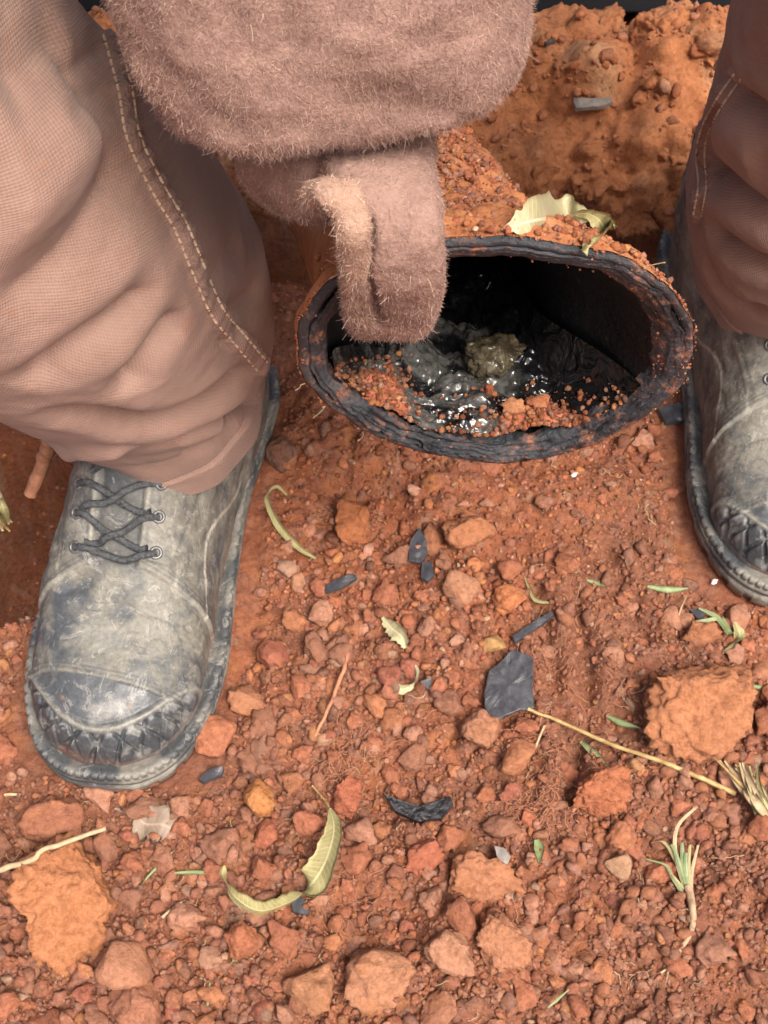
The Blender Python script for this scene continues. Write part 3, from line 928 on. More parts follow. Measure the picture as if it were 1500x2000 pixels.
thing(o, 'loose red soil crumbs heaped on the floor of the cut pipe', 'soil')
for (u, s, r, colr, lab) in ((0.33, 0.016, 0.0048, (0.46, 0.21, 0.11), 'tan clod inside the pipe, left one of the pair at its right side'),
                             (0.52, 0.018, 0.0056, (0.40, 0.15, 0.075), 'red-brown clod inside the pipe, right one of the pair at its right side'),
                             (0.22, 0.038, 0.0045, (0.30, 0.09, 0.045), 'upright wet red chip inside the pipe below the grease lump'),
                             (-0.50, 0.018, 0.0024, (0.50, 0.27, 0.14), 'pale pebble in the soil heap at the left inside the pipe')):
    p = in_pipe(u, s)
    o = link('clod', random.choice(CL_PROTO)); o.location = p + np.array([0, 0, r * 0.6]); o.scale = (r, r, r * (1.7 if 'upright' in lab else 0.9))
    if 'upright' in lab: o.scale = (r * 0.5, r * 0.6, r * 1.6)
    o.color = (*colr, 1); thing(o, lab, 'clod')

# crumbs stuck on the rim
pts, rads = [], []
for _ in range(2600):
    t_ = random.uniform(0, 2 * math.pi)
    wgt = (0.25 + 0.75 * (0.5 + 0.5 * math.cos(t_ + 0.6)) ** 1.5) * (0.15 + 0.85 * float(rim_wob(np.array([t_ * 3.0 + 5]))[0] > 0.02))
    if random.random() > wgt: continue
    off = random.uniform(0.0, WALL + 0.002)
    p = pipe_pt(np.array([-0.0008 + 0.004 * (off / WALL) ** 2]), np.array([t_]), np.array([off]))[0]
    r = 0.0002 + 0.0007 * random.random() ** 4
    pts.append(p + np.array([0, -0.0002, 0])); rads.append(r)
for _ in range(700):     # beads clinging to the outer edge
    t_ = random.uniform(0, 2 * math.pi)
    p = pipe_pt(np.array([random.uniform(0.0, 0.006)]), np.array([t_]), np.array([-0.0005]))[0]
    r = 0.0003 + 0.0009 * random.random() ** 4
    pts.append(p); rads.append(r)
o = link('rim_crumbs', crumb_pile(pts, rads, cols_for(len(pts)), 'rim_crumbs', seed=40), kind='stuff')
thing(o, 'specks of orange soil sticking to the black cut rim of the pipe', 'soil')
# loose soil lying on top of the pipe
pts, rads = [], []
for _ in range(2600):
    s = random.uniform(0.003, 0.2); t_ = random.gauss(math.pi / 2, 0.45)
    p = pipe_pt(np.array([s]), np.array([t_]), np.array([-0.0025]))[0]
    r = 0.0005 + 0.0022 * random.random() ** 4
    pts.append(p); rads.append(r)
o = link('topsoil_crumbs', crumb_pile(pts, rads, cols_for(len(pts)) * 1.1, 'topsoil_crumbs', seed=60), kind='stuff')
thing(o, 'crumbly orange soil lying on top of the pipe behind the rim', 'soil')

# ------------------------------------------------------------------ the person: trousers, boots, glove
person = bpy.data.objects.new('person', None); COL.objects.link(person)
PER = Vector((0.05, 0.55, 0.0)); person.location = PER
thing(person, 'person in brown canvas trousers, scuffed grey boots and a brown suede glove', 'person')

# ---- boots (built once in their own frame: toe at the origin, heel towards +y)
bT = np.array([(.002, .030), (.006, .044), (.014, .055), (.028, .064), (.045, .069), (.062, .072), (.080, .079), (.098, .091), (.115, .105), (.132, .122), (.146, .135), (.154, .148), (.160, .160), (.163, .170)])
bB = np.array([(.002, .012), (.006, -.002), (.014, -.01), (.028, -.012), (.048, -.012), (.070, -.012), (.090, -.012), (.115, -.012), (.16, -.012), (.22, -.012), (.288, -.004), (.300, .06), (.298, .11), (.296, .14)])
bw = np.array([.010, .020, .032, .0415, .0478, .0505, .0508, .0490, .0465, .0450, .0450, .0470, .048, .048])
bnn = np.array([2.3, 2.3, 2.4, 2.5, 2.6, 2.6, 2.6, 2.55, 2.4, 2.2, 2.1, 2.0, 2.0, 2.0])
NS, NP = 330, 260
T_, B_, W_, X_ = catmull(bT, NS), catmull(bB, NS), catmull(bw, NS)[:, 0], catmull(bnn, NS)[:, 0]
ph = np.arange(NP) * 2 * math.pi / NP
cph, sph = np.cos(ph), np.sin(ph)
bootV = []
for i in range(NS):
    M = (T_[i] + B_[i]) / 2; h = (T_[i] - B_[i]) / 2
    a = np.sign(cph) * np.abs(cph) ** (2 / X_[i]); s = np.sign(sph) * np.abs(sph) ** (2 / X_[i])
    bootV.append(np.stack([W_[i] * s, M[0] + h[0] * a, M[1] + h[1] * a], -1))
bootV = np.vstack(bootV)
def bend(y_): return 0.028 * np.clip((y_ - 0.10) / 0.2, 0, 1) ** 1.3
bootF = grid_faces(NS, NP, False, True)
bootN = vnormals(bootV, bootF)
if bootN[NP * 150][2] < 0: bootN = -bootN; bootF = bootF[:, ::-1]
x, y, z = bootV.T
ax = np.abs(x)
disp = np.zeros(len(x))
yc = 0.038 - 0.12 * x
cap = 1 - sstep(-0.0006, 0.0006, y - yc)
ya = 0.014 + 0.032 * (ax / 0.045) ** 2.0
bump_ = (1 - sstep(-0.0012, 0.0012, y - ya))
yq = 0.098 - 0.30 * np.maximum(0, ax - 0.016)
quart = sstep(-0.0006, 0.0006, y - yq) * sstep(0.0125, 0.0138, ax)
tongue = sstep(0.095, 0.099, y) * (1 - sstep(0.0125, 0.0138, ax))
fac = sstep(-0.0005, 0.0005, (0.0345 + 0.10 * (y - 0.105)) - ax) * quart * sstep(0.1015, 0.1025, y)
disp += -0.0012 * cap + 0.0018 * bump_ + 0.0020 * quart + 0.0011 * fac - 0.001 * tongue
def line(d, w): return np.exp(-(d / w) ** 2)
vis = sstep(0.02, 0.03, z)
# stitch grooves
st = line(y - yc - 0.0028, 0.0005) + line(y - yc - 0.0050, 0.0005)
st = st + (line(y - yq - 0.0030, 0.0005) + line(y - yq - 0.0052, 0.0005)) * quart + line(ax - 0.0165, 0.0005) * fac
st = st + line((0.0345 + 0.10 * (y - 0.105)) - ax - 0.0028, 0.0005) * fac
dash = 0.6 + 0.4 * np.sign(np.sin(x * 2200) * np.sin(y * 2200))
disp += -0.0006 * np.clip(st, 0, 1) * dash * vis
# diamond tread of the toe bumper
ang = np.arctan2(x, 0.055 - y)
arc = ang * 0.055
hh = (y - ya)
gr = np.minimum(np.abs(((arc * 1.0 + hh * 1.1) / 0.016) % 1.0 - 0.5), np.abs(((arc * 1.0 - hh * 1.1) / 0.016) % 1.0 - 0.5))
inset = bump_ * sstep(-0.003, -0.005, hh) * sstep(0.028, 0.032, z)
disp += inset * (-0.0016 + 0.0030 * sstep(0.03, 0.14, gr))
disp += 0.0011 * line(hh + 0.0016, 0.0016) * vis
# creases, dents and folds of worn leather
Q = bootV
vampm = sstep(0.055, 0.07, y) * (1 - sstep(0.105, 0.13, y))
disp += vis * (0.0011 * fbm(Q * 60, 4, 201) + vampm * 0.0011 * fbm(Q * np.array([14, 120, 30]) + 4, 3, 203))
side = sstep(0.030, 0.040, ax) * sstep(0.09, 0.11, y)
disp += side * 0.0018 * fbm(Q * np.array([30, 40, 90]), 3, 205)
dent = np.exp(-(((x + 0.022) / 0.012) ** 2 + ((y - 0.092 - 0.2 * x) / 0.004) ** 2))
disp += -0.0035 * dent
shaft = sstep(0.10, 0.14, z)
disp += shaft * 0.003 * fbm(Q * np.array([25, 25, 60]), 3, 207)
bootV2 = bootV + bootN * disp[:, None]
# colour of the leather: dusty tan vamp, blue-grey scuffed cap, dark bumper, pale worn edges
w1 = fbm(Q * 38, 5, 211)[:, None]; w2 = fbm(Q * 120, 4, 213)[:, None]; w3 = fbm(Q * np.array([20, 90, 30]), 3, 214)[:, None]
tan = np.array([0.180, 0.170, 0.142]); grey = np.array([0.070, 0.077, 0.085]); drk = np.array([0.055, 0.058, 0.062]); pale = np.array([0.30, 0.285, 0.24]); blue = np.array([0.145, 0.158, 0.172])
def mixc(a, b_, f_): return a + (b_ - a) * np.clip(f_, 0, 1)
colb = mixc(tan, grey, sstep(-0.2, 0.45, w1 + 0.5 * w2))
colb = mixc(colb, pale, sstep(0.15, 0.6, w3 + 0.3 * w2) * 0.5)
colb = mixc(colb, np.broadcast_to(drk, colb.shape), (quart[:, None] * sstep(0.0, 0.5, -w1 + 0.3 * w2)) * 0.7)
capc = mixc(blue * 0.5, np.array([0.19, 0.185, 0.175]), sstep(0.1, 0.45, w1 + 0.5 * w2))
capc = mixc(capc, drk, sstep(0.1, 0.5, -w1 + w2 * 0.5) * 0.8)
capc = mixc(capc, np.array([0.33, 0.17, 0.09]), sstep(0.35, 0.6, fbm(Q * 70, 3, 219)[:, None]) * 0.7)
colb = mixc(colb, capc, cap[:, None])
bc = mixc(np.array([0.055, 0.06, 0.067]), np.array([0.17, 0.17, 0.165]), sstep(0.0, 0.5, w2 + 0.4 * w1))
colb = mixc(colb, bc, bump_[:, None])
edge = np.clip(line(y - yq, 0.0011) * (ax > 0.013) + line(hh + 0.0016, 0.0013) + line((0.0345 + 0.10 * (y - 0.105)) - ax, 0.0009) * quart + line(ax - 0.0142, 0.0009) * sstep(0.099, 0.103, y), 0, 1)
colb = mixc(colb, pale, (edge * vis * 0.6)[:, None])
sidel = line(z - 0.062 - 0.012 * np.sin(y * 60), 0.0011) * (x > 0.02) * sstep(0.085, 0.09, y) * (1 - sstep(0.185, 0.19, y))
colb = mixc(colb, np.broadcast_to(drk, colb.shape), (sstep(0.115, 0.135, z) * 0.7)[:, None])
colb = mixc(colb, np.array([0.52, 0.48, 0.40]), sidel[:, None])
colb = mixc(colb, np.broadcast_to(drk, colb.shape), (tongue * 0.75)[:, None])
colb = mixc(colb, np.broadcast_to(drk, colb.shape), (np.clip(st, 0, 1) * 0.55 * vis)[:, None])
crk = line(np.abs(fbm(Q * np.array([30, 75, 40]), 3, 221)), 0.03) * vis * (1 - bump_)
colb = mixc(colb, np.broadcast_to(drk, colb.shape), (crk * 0.55)[:, None])
colb = mixc(colb, np.array([0.34, 0.14, 0.07]), (1 - sstep(0.022, 0.040, z + 0.012 * w1[:, 0]))[:, None] * 0.35)

M_leather, nt, b = mat_new('worn_leather'); n = N(nt)
v = n.obj()
c = n.mix(1.0, n.attr('tint'), n.ramp(n.noise(v, 420, 5, 0.7), [(0.3, (0.68, 0.68, 0.68)), (0.7, (1.25, 1.25, 1.25))]), 'MULTIPLY')
sc_ = n.noise(v, 55, 6, 0.75, 2.0)
c = n.mix(n.math('MULTIPLY', n.ramp(sc_, [(0.56, (0, 0, 0)), (0.60, (1, 1, 1)), (0.64, (0, 0, 0))]), 0.35), c, (0.44, 0.42, 0.37))
n.link(c, b.inputs['Base Color'])
sp2 = n.node('SeparateXYZ'); n.link(n.attr('puv', 'Vector'), sp2.inputs[0])
n.link(n.math('SUBTRACT', n.math('ADD', n.math('MULTIPLY', n.noise(v, 60, 4), 0.3), 0.42), n.math('MULTIPLY', sp2.outputs[0], 0.15)), b.inputs['Roughness'])
b.inputs['Specular IOR Level'].default_value = 0.45
n.link(n.bump(n.noise(v, 900, 3, 0.6), 0.35, 0.0004, n.bump(n.noise(v, 160, 5, 0.65), 0.5, 0.0012)), b.inputs['Normal'])

# sole
so = np.array([(0, -.0065), (.022, -.0035), (.041, .011), (.0545, .040), (.0600, .075), (.0590, .105), (.0525, .15), (.046, .2), (.0445, .25), (.041, .285), (.028, .306), (0, .312)])
so = np.vstack([so, (so[1:-1] * np.array([-1, 1]))[::-1], so[:1]])
sp = catmull(so, 900)[:-1]; ns = len(sp)
tg = np.roll(sp, -1, 0) - np.roll(sp, 1, 0); tg /= np.linalg.norm(tg, axis=1, keepdims=True)
on = np.stack([tg[:, 1], -tg[:, 0]], -1)
if ((sp - sp.mean(0)) * on).sum() < 0: on = -on
ii = np.arange(ns)
rib = np.where((ii % 9) < 6, 1.0, 0.0)
lug = np.where((ii % 30) < 20, 1.0, 0.0)
rings = []
for (z_, o_, kr, kl) in ((0, -0.004, 0, 0), (0.0, -0.0012, 0, -1), (0.0045, -0.0003, 0, -1), (0.0075, 0.0, 0, 0), (0.0118, 0.0004, 0, 0), (0.0126, -0.0016, 0, 0), (0.0138, -0.0016, 0, 0), (0.0146, 0.0003, 0, 0), (0.0182, 0.0007, 0, 0), (0.0192, -0.0008, 0, 0), (0.0200, -0.0004, 1, 0), (0.0232, -0.0006, 1, 0), (0.0240, -0.0020, 1, 0), (0.0238, -0.0042, 0, 0), (0.0226, -0.0056, 0, 0), (0.0226, -0.016, 0, 0)):
    off = o_ + kr * (rib - 0.5) * 0.0011 + kl * (1 - lug) * 0.003
    q = sp + on * off[:, None]
    rings.append(np.stack([q[:, 0], q[:, 1], np.full(ns, z_)], -1))
soV = np.vstack(rings)
soV[:, 2] += 0.0015 * sstep(0.04, 0.0, soV[:, 1]) * sstep(0, 0.02, soV[:, 2]) * 2
soF = grid_faces(len(rings), ns, False, True)
soN = vnormals(soV, soF)
if (soN[:, :2] * (soV[:, :2] - sp.mean(0))).sum() < 0: soF = soF[:, ::-1]
wz = fbm(soV * 50, 4, 231)[:, None]
soC = mixc(np.array([0.065, 0.07, 0.075]), np.array([0.20, 0.19, 0.165]), sstep(0.0, 0.5, wz + 0.2))
soC = mixc(soC, np.array([0.30, 0.13, 0.07]), (1 - sstep(0.002, 0.012, soV[:, 2] + 0.006 * wz[:, 0]))[:, None] * 0.6)

def on_boot(x_, y_, lift=0.0):
    h = boot_tree.ray_cast(Vector((x_, y_, 0.35)), Vector((0, 0, -1)))
    return np.array(h[0]) + np.array(h[1]) * lift, np.array(h[1])

M_lace = simple('dark_lace', (0.028, 0.030, 0.036), 0.75, 0.3, 0.5, 500, 0.8, 0.0006, (0.095, 0.10, 0.105))
M_eyelet = simple('dull_eyelet', (0.16, 0.16, 0.16), 0.4, 0.5, 0.3, 300)
M_eyelet.node_tree.nodes['Principled BSDF'].inputs['Metallic'].default_value = 0.6

def torus_arrays(c, nrm, R0, r0, nu=20, nv=8):
    nrm = nrm / np.linalg.norm(nrm)
    a = np.cross(nrm, [0, 1.0, 0.2]); a /= np.linalg.norm(a); b_ = np.cross(nrm, a)
    V = []
    for i in range(nu):
        t = 2 * math.pi * i / nu; e_ = math.cos(t) * a + math.sin(t) * b_
        for j in range(nv):
            f_ = 2 * math.pi * j / nv
            V.append(c + e_ * (R0 + r0 * math.cos(f_)) + nrm * r0 * math.sin(f_))
    return np.array(V), grid_faces(nu, nv, True, True)

bootV2[:, 0] += bend(bootV2[:, 1]); soV[:, 0] += bend(soV[:, 1])
boot_tree = BVHTree.FromPolygons([tuple(v_) for v_ in bootV2.tolist()], [tuple(f_) for f_ in bootF.tolist()])
colb = colb * 0.86; soC = soC * 0.85
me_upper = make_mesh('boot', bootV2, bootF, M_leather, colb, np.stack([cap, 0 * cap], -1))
me_sole = make_mesh('sole', soV, soF, M_leather, soC)
LY = -0.0215
EY = [(0.0235, 0.1265 + LY), (0.0240, 0.1430 + LY), (0.0245, 0.1580 + LY), (0.0250, 0.172 + LY)]
eyelets = []
for (ex, ey) in EY[:3]:
    for sgn in (-1, 1):
        p, nr = on_boot(sgn * ex, ey, 0.0003)
        V, F = torus_arrays(p, nr, 0.0030, 0.0010)
        eyelets.append(make_mesh('eyelet', V, F, M_eyelet))
def lace_path(pts, lifts, nn=26):
    P = []
    for (x_, y_), l_ in zip(pts, lifts): P.append(on_boot(x_, y_ + LY, l_)[0])
    return catmull(np.array(P), nn)
laces = []
lp = [
    ([(-.0235, .1265), (-.016, .1262), (-.006, .1245), (.006, .1225), (.016, .1238), (.0235, .1265)], [0.0, .0028, .0034, .0034, .0028, 0.0]),
    ([(-.0240, .143), (-.016, .1405), (-.006, .136), (.004, .1320), (.012, .1285), (.019, .1275)], [0, .0028, .0036, .0030, .0020, .0005]),
    ([(.0240, .143), (.016, .1405), (.006, .136), (-.004, .1330), (-.012, .1300), (-.018, .1285)], [0, .0028, .0046, .0060, .0030, .0005]),
    ([(-.0245, .158), (-.016, .156), (-.006, .1525), (.004, .1475), (.014, .1445), (.020, .1440)], [0, .0028, .0036, .0030, .0020, .0005]),
    ([(.0245, .158), (.016, .156), (.006, .1525), (-.004, .1480), (-.014, .1450), (-.020, .1440)], [0, .0028, .0046, .0060, .0030, .0005]),
    ([(-.0250, .172), (-.014, .170), (.0, .166), (.014, .160)], [0, .0028, .0036, .0010]),
    ([(.0250, .172), (.014, .170), (.0, .166), (-.014, .160)], [0, .0028, .0050, .0010])]
for pts_, l_ in lp:
    path = lace_path(pts_, l_)
    V, F, Ft = tube_arrays(path, 0.0021, 10)
    V = V + 0.00025 * fbm(V * 700, 2, 3)[:, None] * vnormals(V, F)
    laces.append(make_mesh('lace', V, [F, Ft], M_lace))

def place_boot(pos, yaw_deg, mirror, label):
    bt = link('boot', me_upper, person)
    bt.location = Vector(pos.tolist()) - PER
    bt.rotation_euler = (0, 0, R(yaw_deg)); bt.scale = (-1 if mirror else 1, 1, 1)
    bt['label'] = label
    link('sole', me_sole, bt)
    for m_ in eyelets: link('eyelet', m_, bt)
    for m_ in laces: link('lace', m_, bt)
    return bt
place_boot(BOOT_L, BOOT_L_YAW, False, 'scuffed grey boot with worn toe cap, on the left')
place_boot(BOOT_R, BOOT_R_YAW, True, 'scuffed grey boot cut by the right edge')

# ---- trousers
M_canvas, nt, b = mat_new('brown_canvas'); n = N(nt)
uv = n.attr('puv', 'Vector'); sep = n.node('SeparateXYZ'); n.link(uv, sep.inputs[0])
K = 2 * math.pi / 0.0019
w = n.math('MULTIPLY', n.math('SINE', n.math('MULTIPLY', sep.outputs[0], K)), n.math('SINE', n.math('MULTIPLY', sep.outputs[1], K)))
v = n.obj()
f = n.noise(v, 22, 5, 0.6)
c = n.ramp(f, [(0.3, (0.180, 0.108, 0.085)), (0.7, (0.255, 0.160, 0.130))])
c = n.mix(n.math('MULTIPLY', n.math('ADD', n.math('MULTIPLY', w, 0.5), 0.5), 0.13), c, (0.50, 0.36, 0.29))
st1 = n.noise(v, 70, 5, 0.7)
c = n.mix(n.math('MULTIPLY', n.ramp(st1, [(0.58, (0, 0, 0)), (0.74, (1, 1, 1))]), 0.55), c, (0.23, 0.105, 0.06))
n.link(c, b.inputs['Base Color']); b.inputs['Roughness'].default_value = 0.85; b.inputs['Specular IOR Level'].default_value = 0.2
try:
    b.inputs['Sheen Weight'].default_value = 0.08; b.inputs['Sheen Roughness'].default_value = 0.5
except Exception: pass
nb = n.bump(w, 0.3, 0.0005)
nb = n.bump(n.noise(v, 500, 3, 0.6), 0.25, 0.0006, nb)
nb = n.bump(n.noise(v, 35, 4, 0.55), 0.35, 0.006, nb)
n.link(nb, b.inputs['Normal'])
M_thread = simple('tan_thread', (0.46, 0.32, 0.23), 0.8, 0.2, 0.25, 400)

def leg_rings(spine, rx, ry, n_t, n_a, tilt=None):
    S = catmull(np.array(spine), n_t); RX = catmull(np.array(rx), n_t)[:, 0]; RY = catmull(np.array(ry), n_t)[:, 0]
    T = np.gradient(S, axis=0); T /= np.linalg.norm(T, axis=1, keepdims=True)
    a = np.arange(n_a) * 2 * math.pi / n_a
    V, U = [], []
    L = np.concatenate([[0], np.cumsum(np.linalg.norm(np.diff(S, axis=0), axis=1))])
    for i in range(n_t):
        t = T[i]
        if tilt is not None:
            t = t * (1 - tilt[i]) + np.array([0, 0.0, 1.0]) * tilt[i]; t /= np.linalg.norm(t)
        xx = np.array([1.0, 0, 0]) - t * t[0]; xx /= np.linalg.norm(xx); yy = np.cross(t, xx)
        e_ = 2.2
        ca, sa = np.sin(a), -np.cos(a)      # a = 0 at the back so the uv wrap stays behind
        sa = -sa
        V.append(S[i] + RX[i] * np.outer(np.sign(ca) * np.abs(ca) ** (2 / e_), xx) + RY[i] * np.outer(np.sign(sa) * np.abs(sa) ** (2 / e_), yy))
        U.append(np.stack([a * 0.08, np.full(n_a, L[i])], -1))
    return np.vstack(V), np.vstack(U), L

def build_leg(spine, rx, ry, folds, seams, hem_curve, nt=380, na=340, seed=0):
    Vc, _, _ = leg_rings(spine, rx, ry, 90, 90)
    Fc = grid_faces(90, 90, False, True)
    tree = bvh(Vc, Fc)
    V, U, L = leg_rings(spine, rx, ry, nt, na)
    F = grid_faces(nt, na, False, True)
    Nn = vnormals(V, F)
    cen = np.repeat(V.reshape(nt, na, 3).mean(1), na, axis=0)
    if ((V - cen) * Nn).sum() < 0: Nn = -Nn; F = F[:, ::-1]
    d = 0.0028 * fbm(V * np.array([13, 13, 16]), 3, 301 + seed) + 0.0011 * fbm(V * np.array([45, 45, 70]), 3, 305 + seed)
    for (pts_, amp, wd) in folds:
        pl = cast_line(tree, pts_, 18)
        if len(pl) < 3: continue
        ds, par = seg_dist(V, pl)
        taper = sstep(0, 0.22, par) * (1 - sstep(0.78, 1, par))
        d += 1.1 * amp * taper * np.exp(-(ds / wd) ** (1.25 if amp < 0 else 2))
        if amp < 0:    # cloth piles up beside a crease
            d += -0.12 * amp * taper * np.exp(-((ds - 1.9 * wd) / (1.1 * wd)) ** 2)
    # hem: narrow doubled band with a stitch line
    dl = np.repeat(L, na)
    ang_ = np.tile(np.arange(na) * 2 * math.pi / na, nt)
    hemband = 1 - sstep(0.021, 0.023, dl)
    d = d * sstep(0.004, 0.05, dl) + 0.0020 * hemband - 0.0018 * np.exp(-((dl - 0.0235) / 0.0013) ** 2) - 0.0008 * np.exp(-((dl - 0.0195) / 0.0005) ** 2) * (np.sin(ang_ * 160) > -0.3)
    d += 0.0016 * (1 - sstep(0.03, 0.06, dl)) * np.sin(ang_ * 7 + 1) * np.cos(ang_ * 3)
    fine = 0.0
    seamdata = []
    for pts_, wid in seams:
        pl = cast_line(tree, pts_, 40)
        ds, par = seg_dist(V, pl)
        d += 0.0038 * (1 - sstep(wid * 0.78, wid, ds))
        d += 0.0009 * (1 - sstep(wid * 0.8, wid, ds)) * np.sin(par * 190 + 2 * np.sin(par * 37))
        d += 0.0011 * fbm(np.stack([par * 40, ds * 30, 0 * ds], -1), 2, 311) * np.exp(-(ds / 0.02) ** 2)
    V2 = V + Nn * d[:, None]
    # turn the hem inwards so that the cloth has an edge
    base = V2[:na]; c0 = base.mean(0)
    inner1 = c0 + (base - c0) * 0.965
    inner2 = inner1 + (V2[na * 8:na * 9] - base); inner2 = inner2.mean(0) + (inner2 - inner2.mean(0)) * 0.95
    allV = np.vstack([inner2, inner1, V2])
    allU = np.vstack([U[:na], U[:na], U])
    return allV, F_ext(nt + 2, na, F), allU, tree, V2, F

def F_ext(nr, na, F):
    G = grid_faces(nr, na, False, True)
    return G if (F[0] == grid_faces(3, na, False, True)[0]).all() else G[:, ::-1]

sp_L = [(-0.127, 0.506, 0.098), (-0.128, 0.508, 0.124), (-0.139, 0.505, 0.168), (-0.146, 0.478, 0.240), (-0.162, 0.447, 0.310), (-0.196, 0.420, 0.40), (-0.228, 0.400, 0.50), (-0.17, 0.52, 0.64), (-0.09, 0.70, 0.78)]
rx_L = [0.051, 0.055, 0.078, 0.081, 0.081, 0.084, 0.085, 0.09, 0.10]
ry_L = [0.074, 0.076, 0.080, 0.086, 0.086, 0.088, 0.088, 0.09, 0.10]
folds_L = [
    ([(-40, 625), (60, 575), (140, 505), (195, 420), (235, 330), (258, 285)], -0.009, 0.016),
    ([(40, 765), (120, 716), (232, 640), (330, 550)], -0.012, 0.010),
    ([(238, 785), (280, 725), (330, 660), (375, 600)], -0.012, 0.009),
    ([(60, 800), (160, 822), (270, 838), (350, 818), (430, 775), (505, 715)], -0.020, 0.009),
    ([(285, 885), (340, 862), (420, 830), (505, 785)], -0.017, 0.006),
    ([(345, 885), (400, 868), (470, 830)], -0.006, 0.005),
    ([(120, 170), (170, 120), (215, 85)], -0.004, 0.007), ([(110, 240), (170, 190), (235, 165)], -0.004, 0.008),
    ([(390, 555), (430, 525), (480, 475)], -0.005, 0.012),
    ([(445, 610), (480, 600), (515, 560)], -0.006, 0.008), ([(-30, 420), (60, 380), (130, 300), (190, 220)], 0.007, 0.022), ([(-20, 160), (60, 130), (140, 60)], -0.006, 0.016),
    ([(430, 690), (460, 640), (470, 600)], -0.004, 0.007),
    ([(120, 880), (200, 880), (260, 868)], 0.006, 0.008)]
seam_L = [([(196, 0), (222, 90), (246, 180), (262, 270), (310, 370), (352, 440), (385, 520), (425, 610), (470, 665), (512, 715)], 0.0064)]
sp_R = [(0.258, 0.622, 0.100), (0.258, 0.616, 0.126), (0.256, 0.598, 0.174), (0.256, 0.578, 0.225), (0.252, 0.565, 0.290), (0.247, 0.530, 0.40), (0.245, 0.490, 0.50), (0.22, 0.58, 0.64), (0.16, 0.72, 0.78)]
rx_R = [0.054, 0.060, 0.074, 0.078, 0.078, 0.082, 0.085, 0.09, 0.10]
ry_R = [0.070, 0.074, 0.084, 0.086, 0.086, 0.088, 0.088, 0.09, 0.10]
folds_R = [
    ([(1360, 320), (1410, 355), (1460, 400), (1520, 440), (1600, 460)], -0.015, 0.009),
    ([(1375, 440), (1430, 490), (1480, 520), (1560, 540)], -0.012, 0.008),
    ([(1420, 130), (1440, 185), (1500, 240), (1580, 270)], -0.014, 0.008),
    ([(1370, 500), (1400, 560), (1450, 600), (1520, 610)], -0.006, 0.007),
    ([(1400, 260), (1440, 270), (1500, 330)], 0.005, 0.012)]
seam_R = [([(1440, 150), (1405, 200), (1375, 260), (1368, 310), (1372, 360), (1362, 420)], 0.005)]

UpV = {}
legs = []
for (sp__, rx_, ry_, fo, se, sd) in ((sp_L, rx_L, ry_L, folds_L, seam_L, 0), (sp_R, rx_R, ry_R, folds_R, seam_R, 50)):
    lv, lf, lu, tree, v2, f2_ = build_leg(sp__, rx_, ry_, fo, se, None, seed=sd)
    lg = link('trouser_leg', make_mesh('trouser_leg', lv, lf, M_canvas, None, lu), person, -PER)
    # stitches along the seam and the hem
    tr2 = bvh(v2, f2_)
    parts = []
    for pts_, wid in se:
        q = catmull(np.array(pts_, float), 150)
        for off in (-1, 1):
            tn = np.gradient(q, axis=0); tn /= np.linalg.norm(tn, axis=1, keepdims=True)
            qq = q + off * np.stack([-tn[:, 1], tn[:, 0]], -1) * (13 if sd == 0 else 8)
            pl = [cast(tr2, *p_) for p_ in qq]
            for i in range(0, len(pl) - 2, 3):
                if pl[i] is None or pl[i + 1] is None or pl[i+2] is None: continue
                if np.linalg.norm(pl[i + 2] - pl[i]) > 0.02: continue
                d_ = np.array([0, -0.0004, 0.0005])
                parts.append(tube_arrays(np.array([pl[i], pl[i + 1] + d_, pl[i + 2]]), 0.0007, 5))
    if parts:
        V, F = merge(parts)
        so_ = link('seam_stitching', make_mesh('seam_stitching', V, F, M_thread), lg, kind='stuff')

# ---- body above the frame: one continuous figure from the hips up
bm_me = bpy.data.meshes.new('body')
bvts = [(0.03, 0.74, 0.80), (0.03, 0.70, 0.95), (0.03, 0.63, 1.08), (0.03, 0.60, 1.16), (0.03, 0.57, 1.24), (0.03, 0.53, 1.33),
        (-0.15, 0.64, 1.10), (-0.19, 0.66, 0.88), (-0.075, 0.50, 0.68), (0.21, 0.64, 1.10), (0.30, 0.72, 0.88), (0.27, 0.66, 0.66),
        (-0.09, 0.71, 0.77), (0.15, 0.72, 0.77)]
bed = [(0, 1), (1, 2), (2, 3), (3, 4), (4, 5), (2, 6), (6, 7), (7, 8), (2, 9), (9, 10), (10, 11), (0, 12), (0, 13)]
bm_me.from_pydata(bvts, bed, [])
body = link('body', bm_me, person, -PER)
rad = [(0.13, 0.11), (0.14, 0.11), (0.15, 0.11), (0.06, 0.06), (0.06, 0.06), (0.10, 0.09), (0.07, 0.07), (0.055, 0.055), (0.05, 0.05), (0.07, 0.07), (0.055, 0.055), (0.04, 0.04), (0.10, 0.10), (0.10, 0.10)]
sk = body.modifiers.new('skin', 'SKIN')
import bmesh
bm = bmesh.new(); bm.from_mesh(bm_me)
lay = bm.verts.layers.skin.verify(); bm.verts.ensure_lookup_table()
for i, r_ in enumerate(rad):
    bm.verts[i][lay].radius = r_; bm.verts[i][lay].use_root = (i == 0)
bm.to_mesh(bm_me); bm.free()
sb = body.modifiers.new('sub', 'SUBSURF'); sb.levels = 2; sb.render_levels = 2
bm_me.materials.append(simple('dark_shirt', (0.06, 0.065, 0.08), 0.9, 0.2, 0.3, 60))

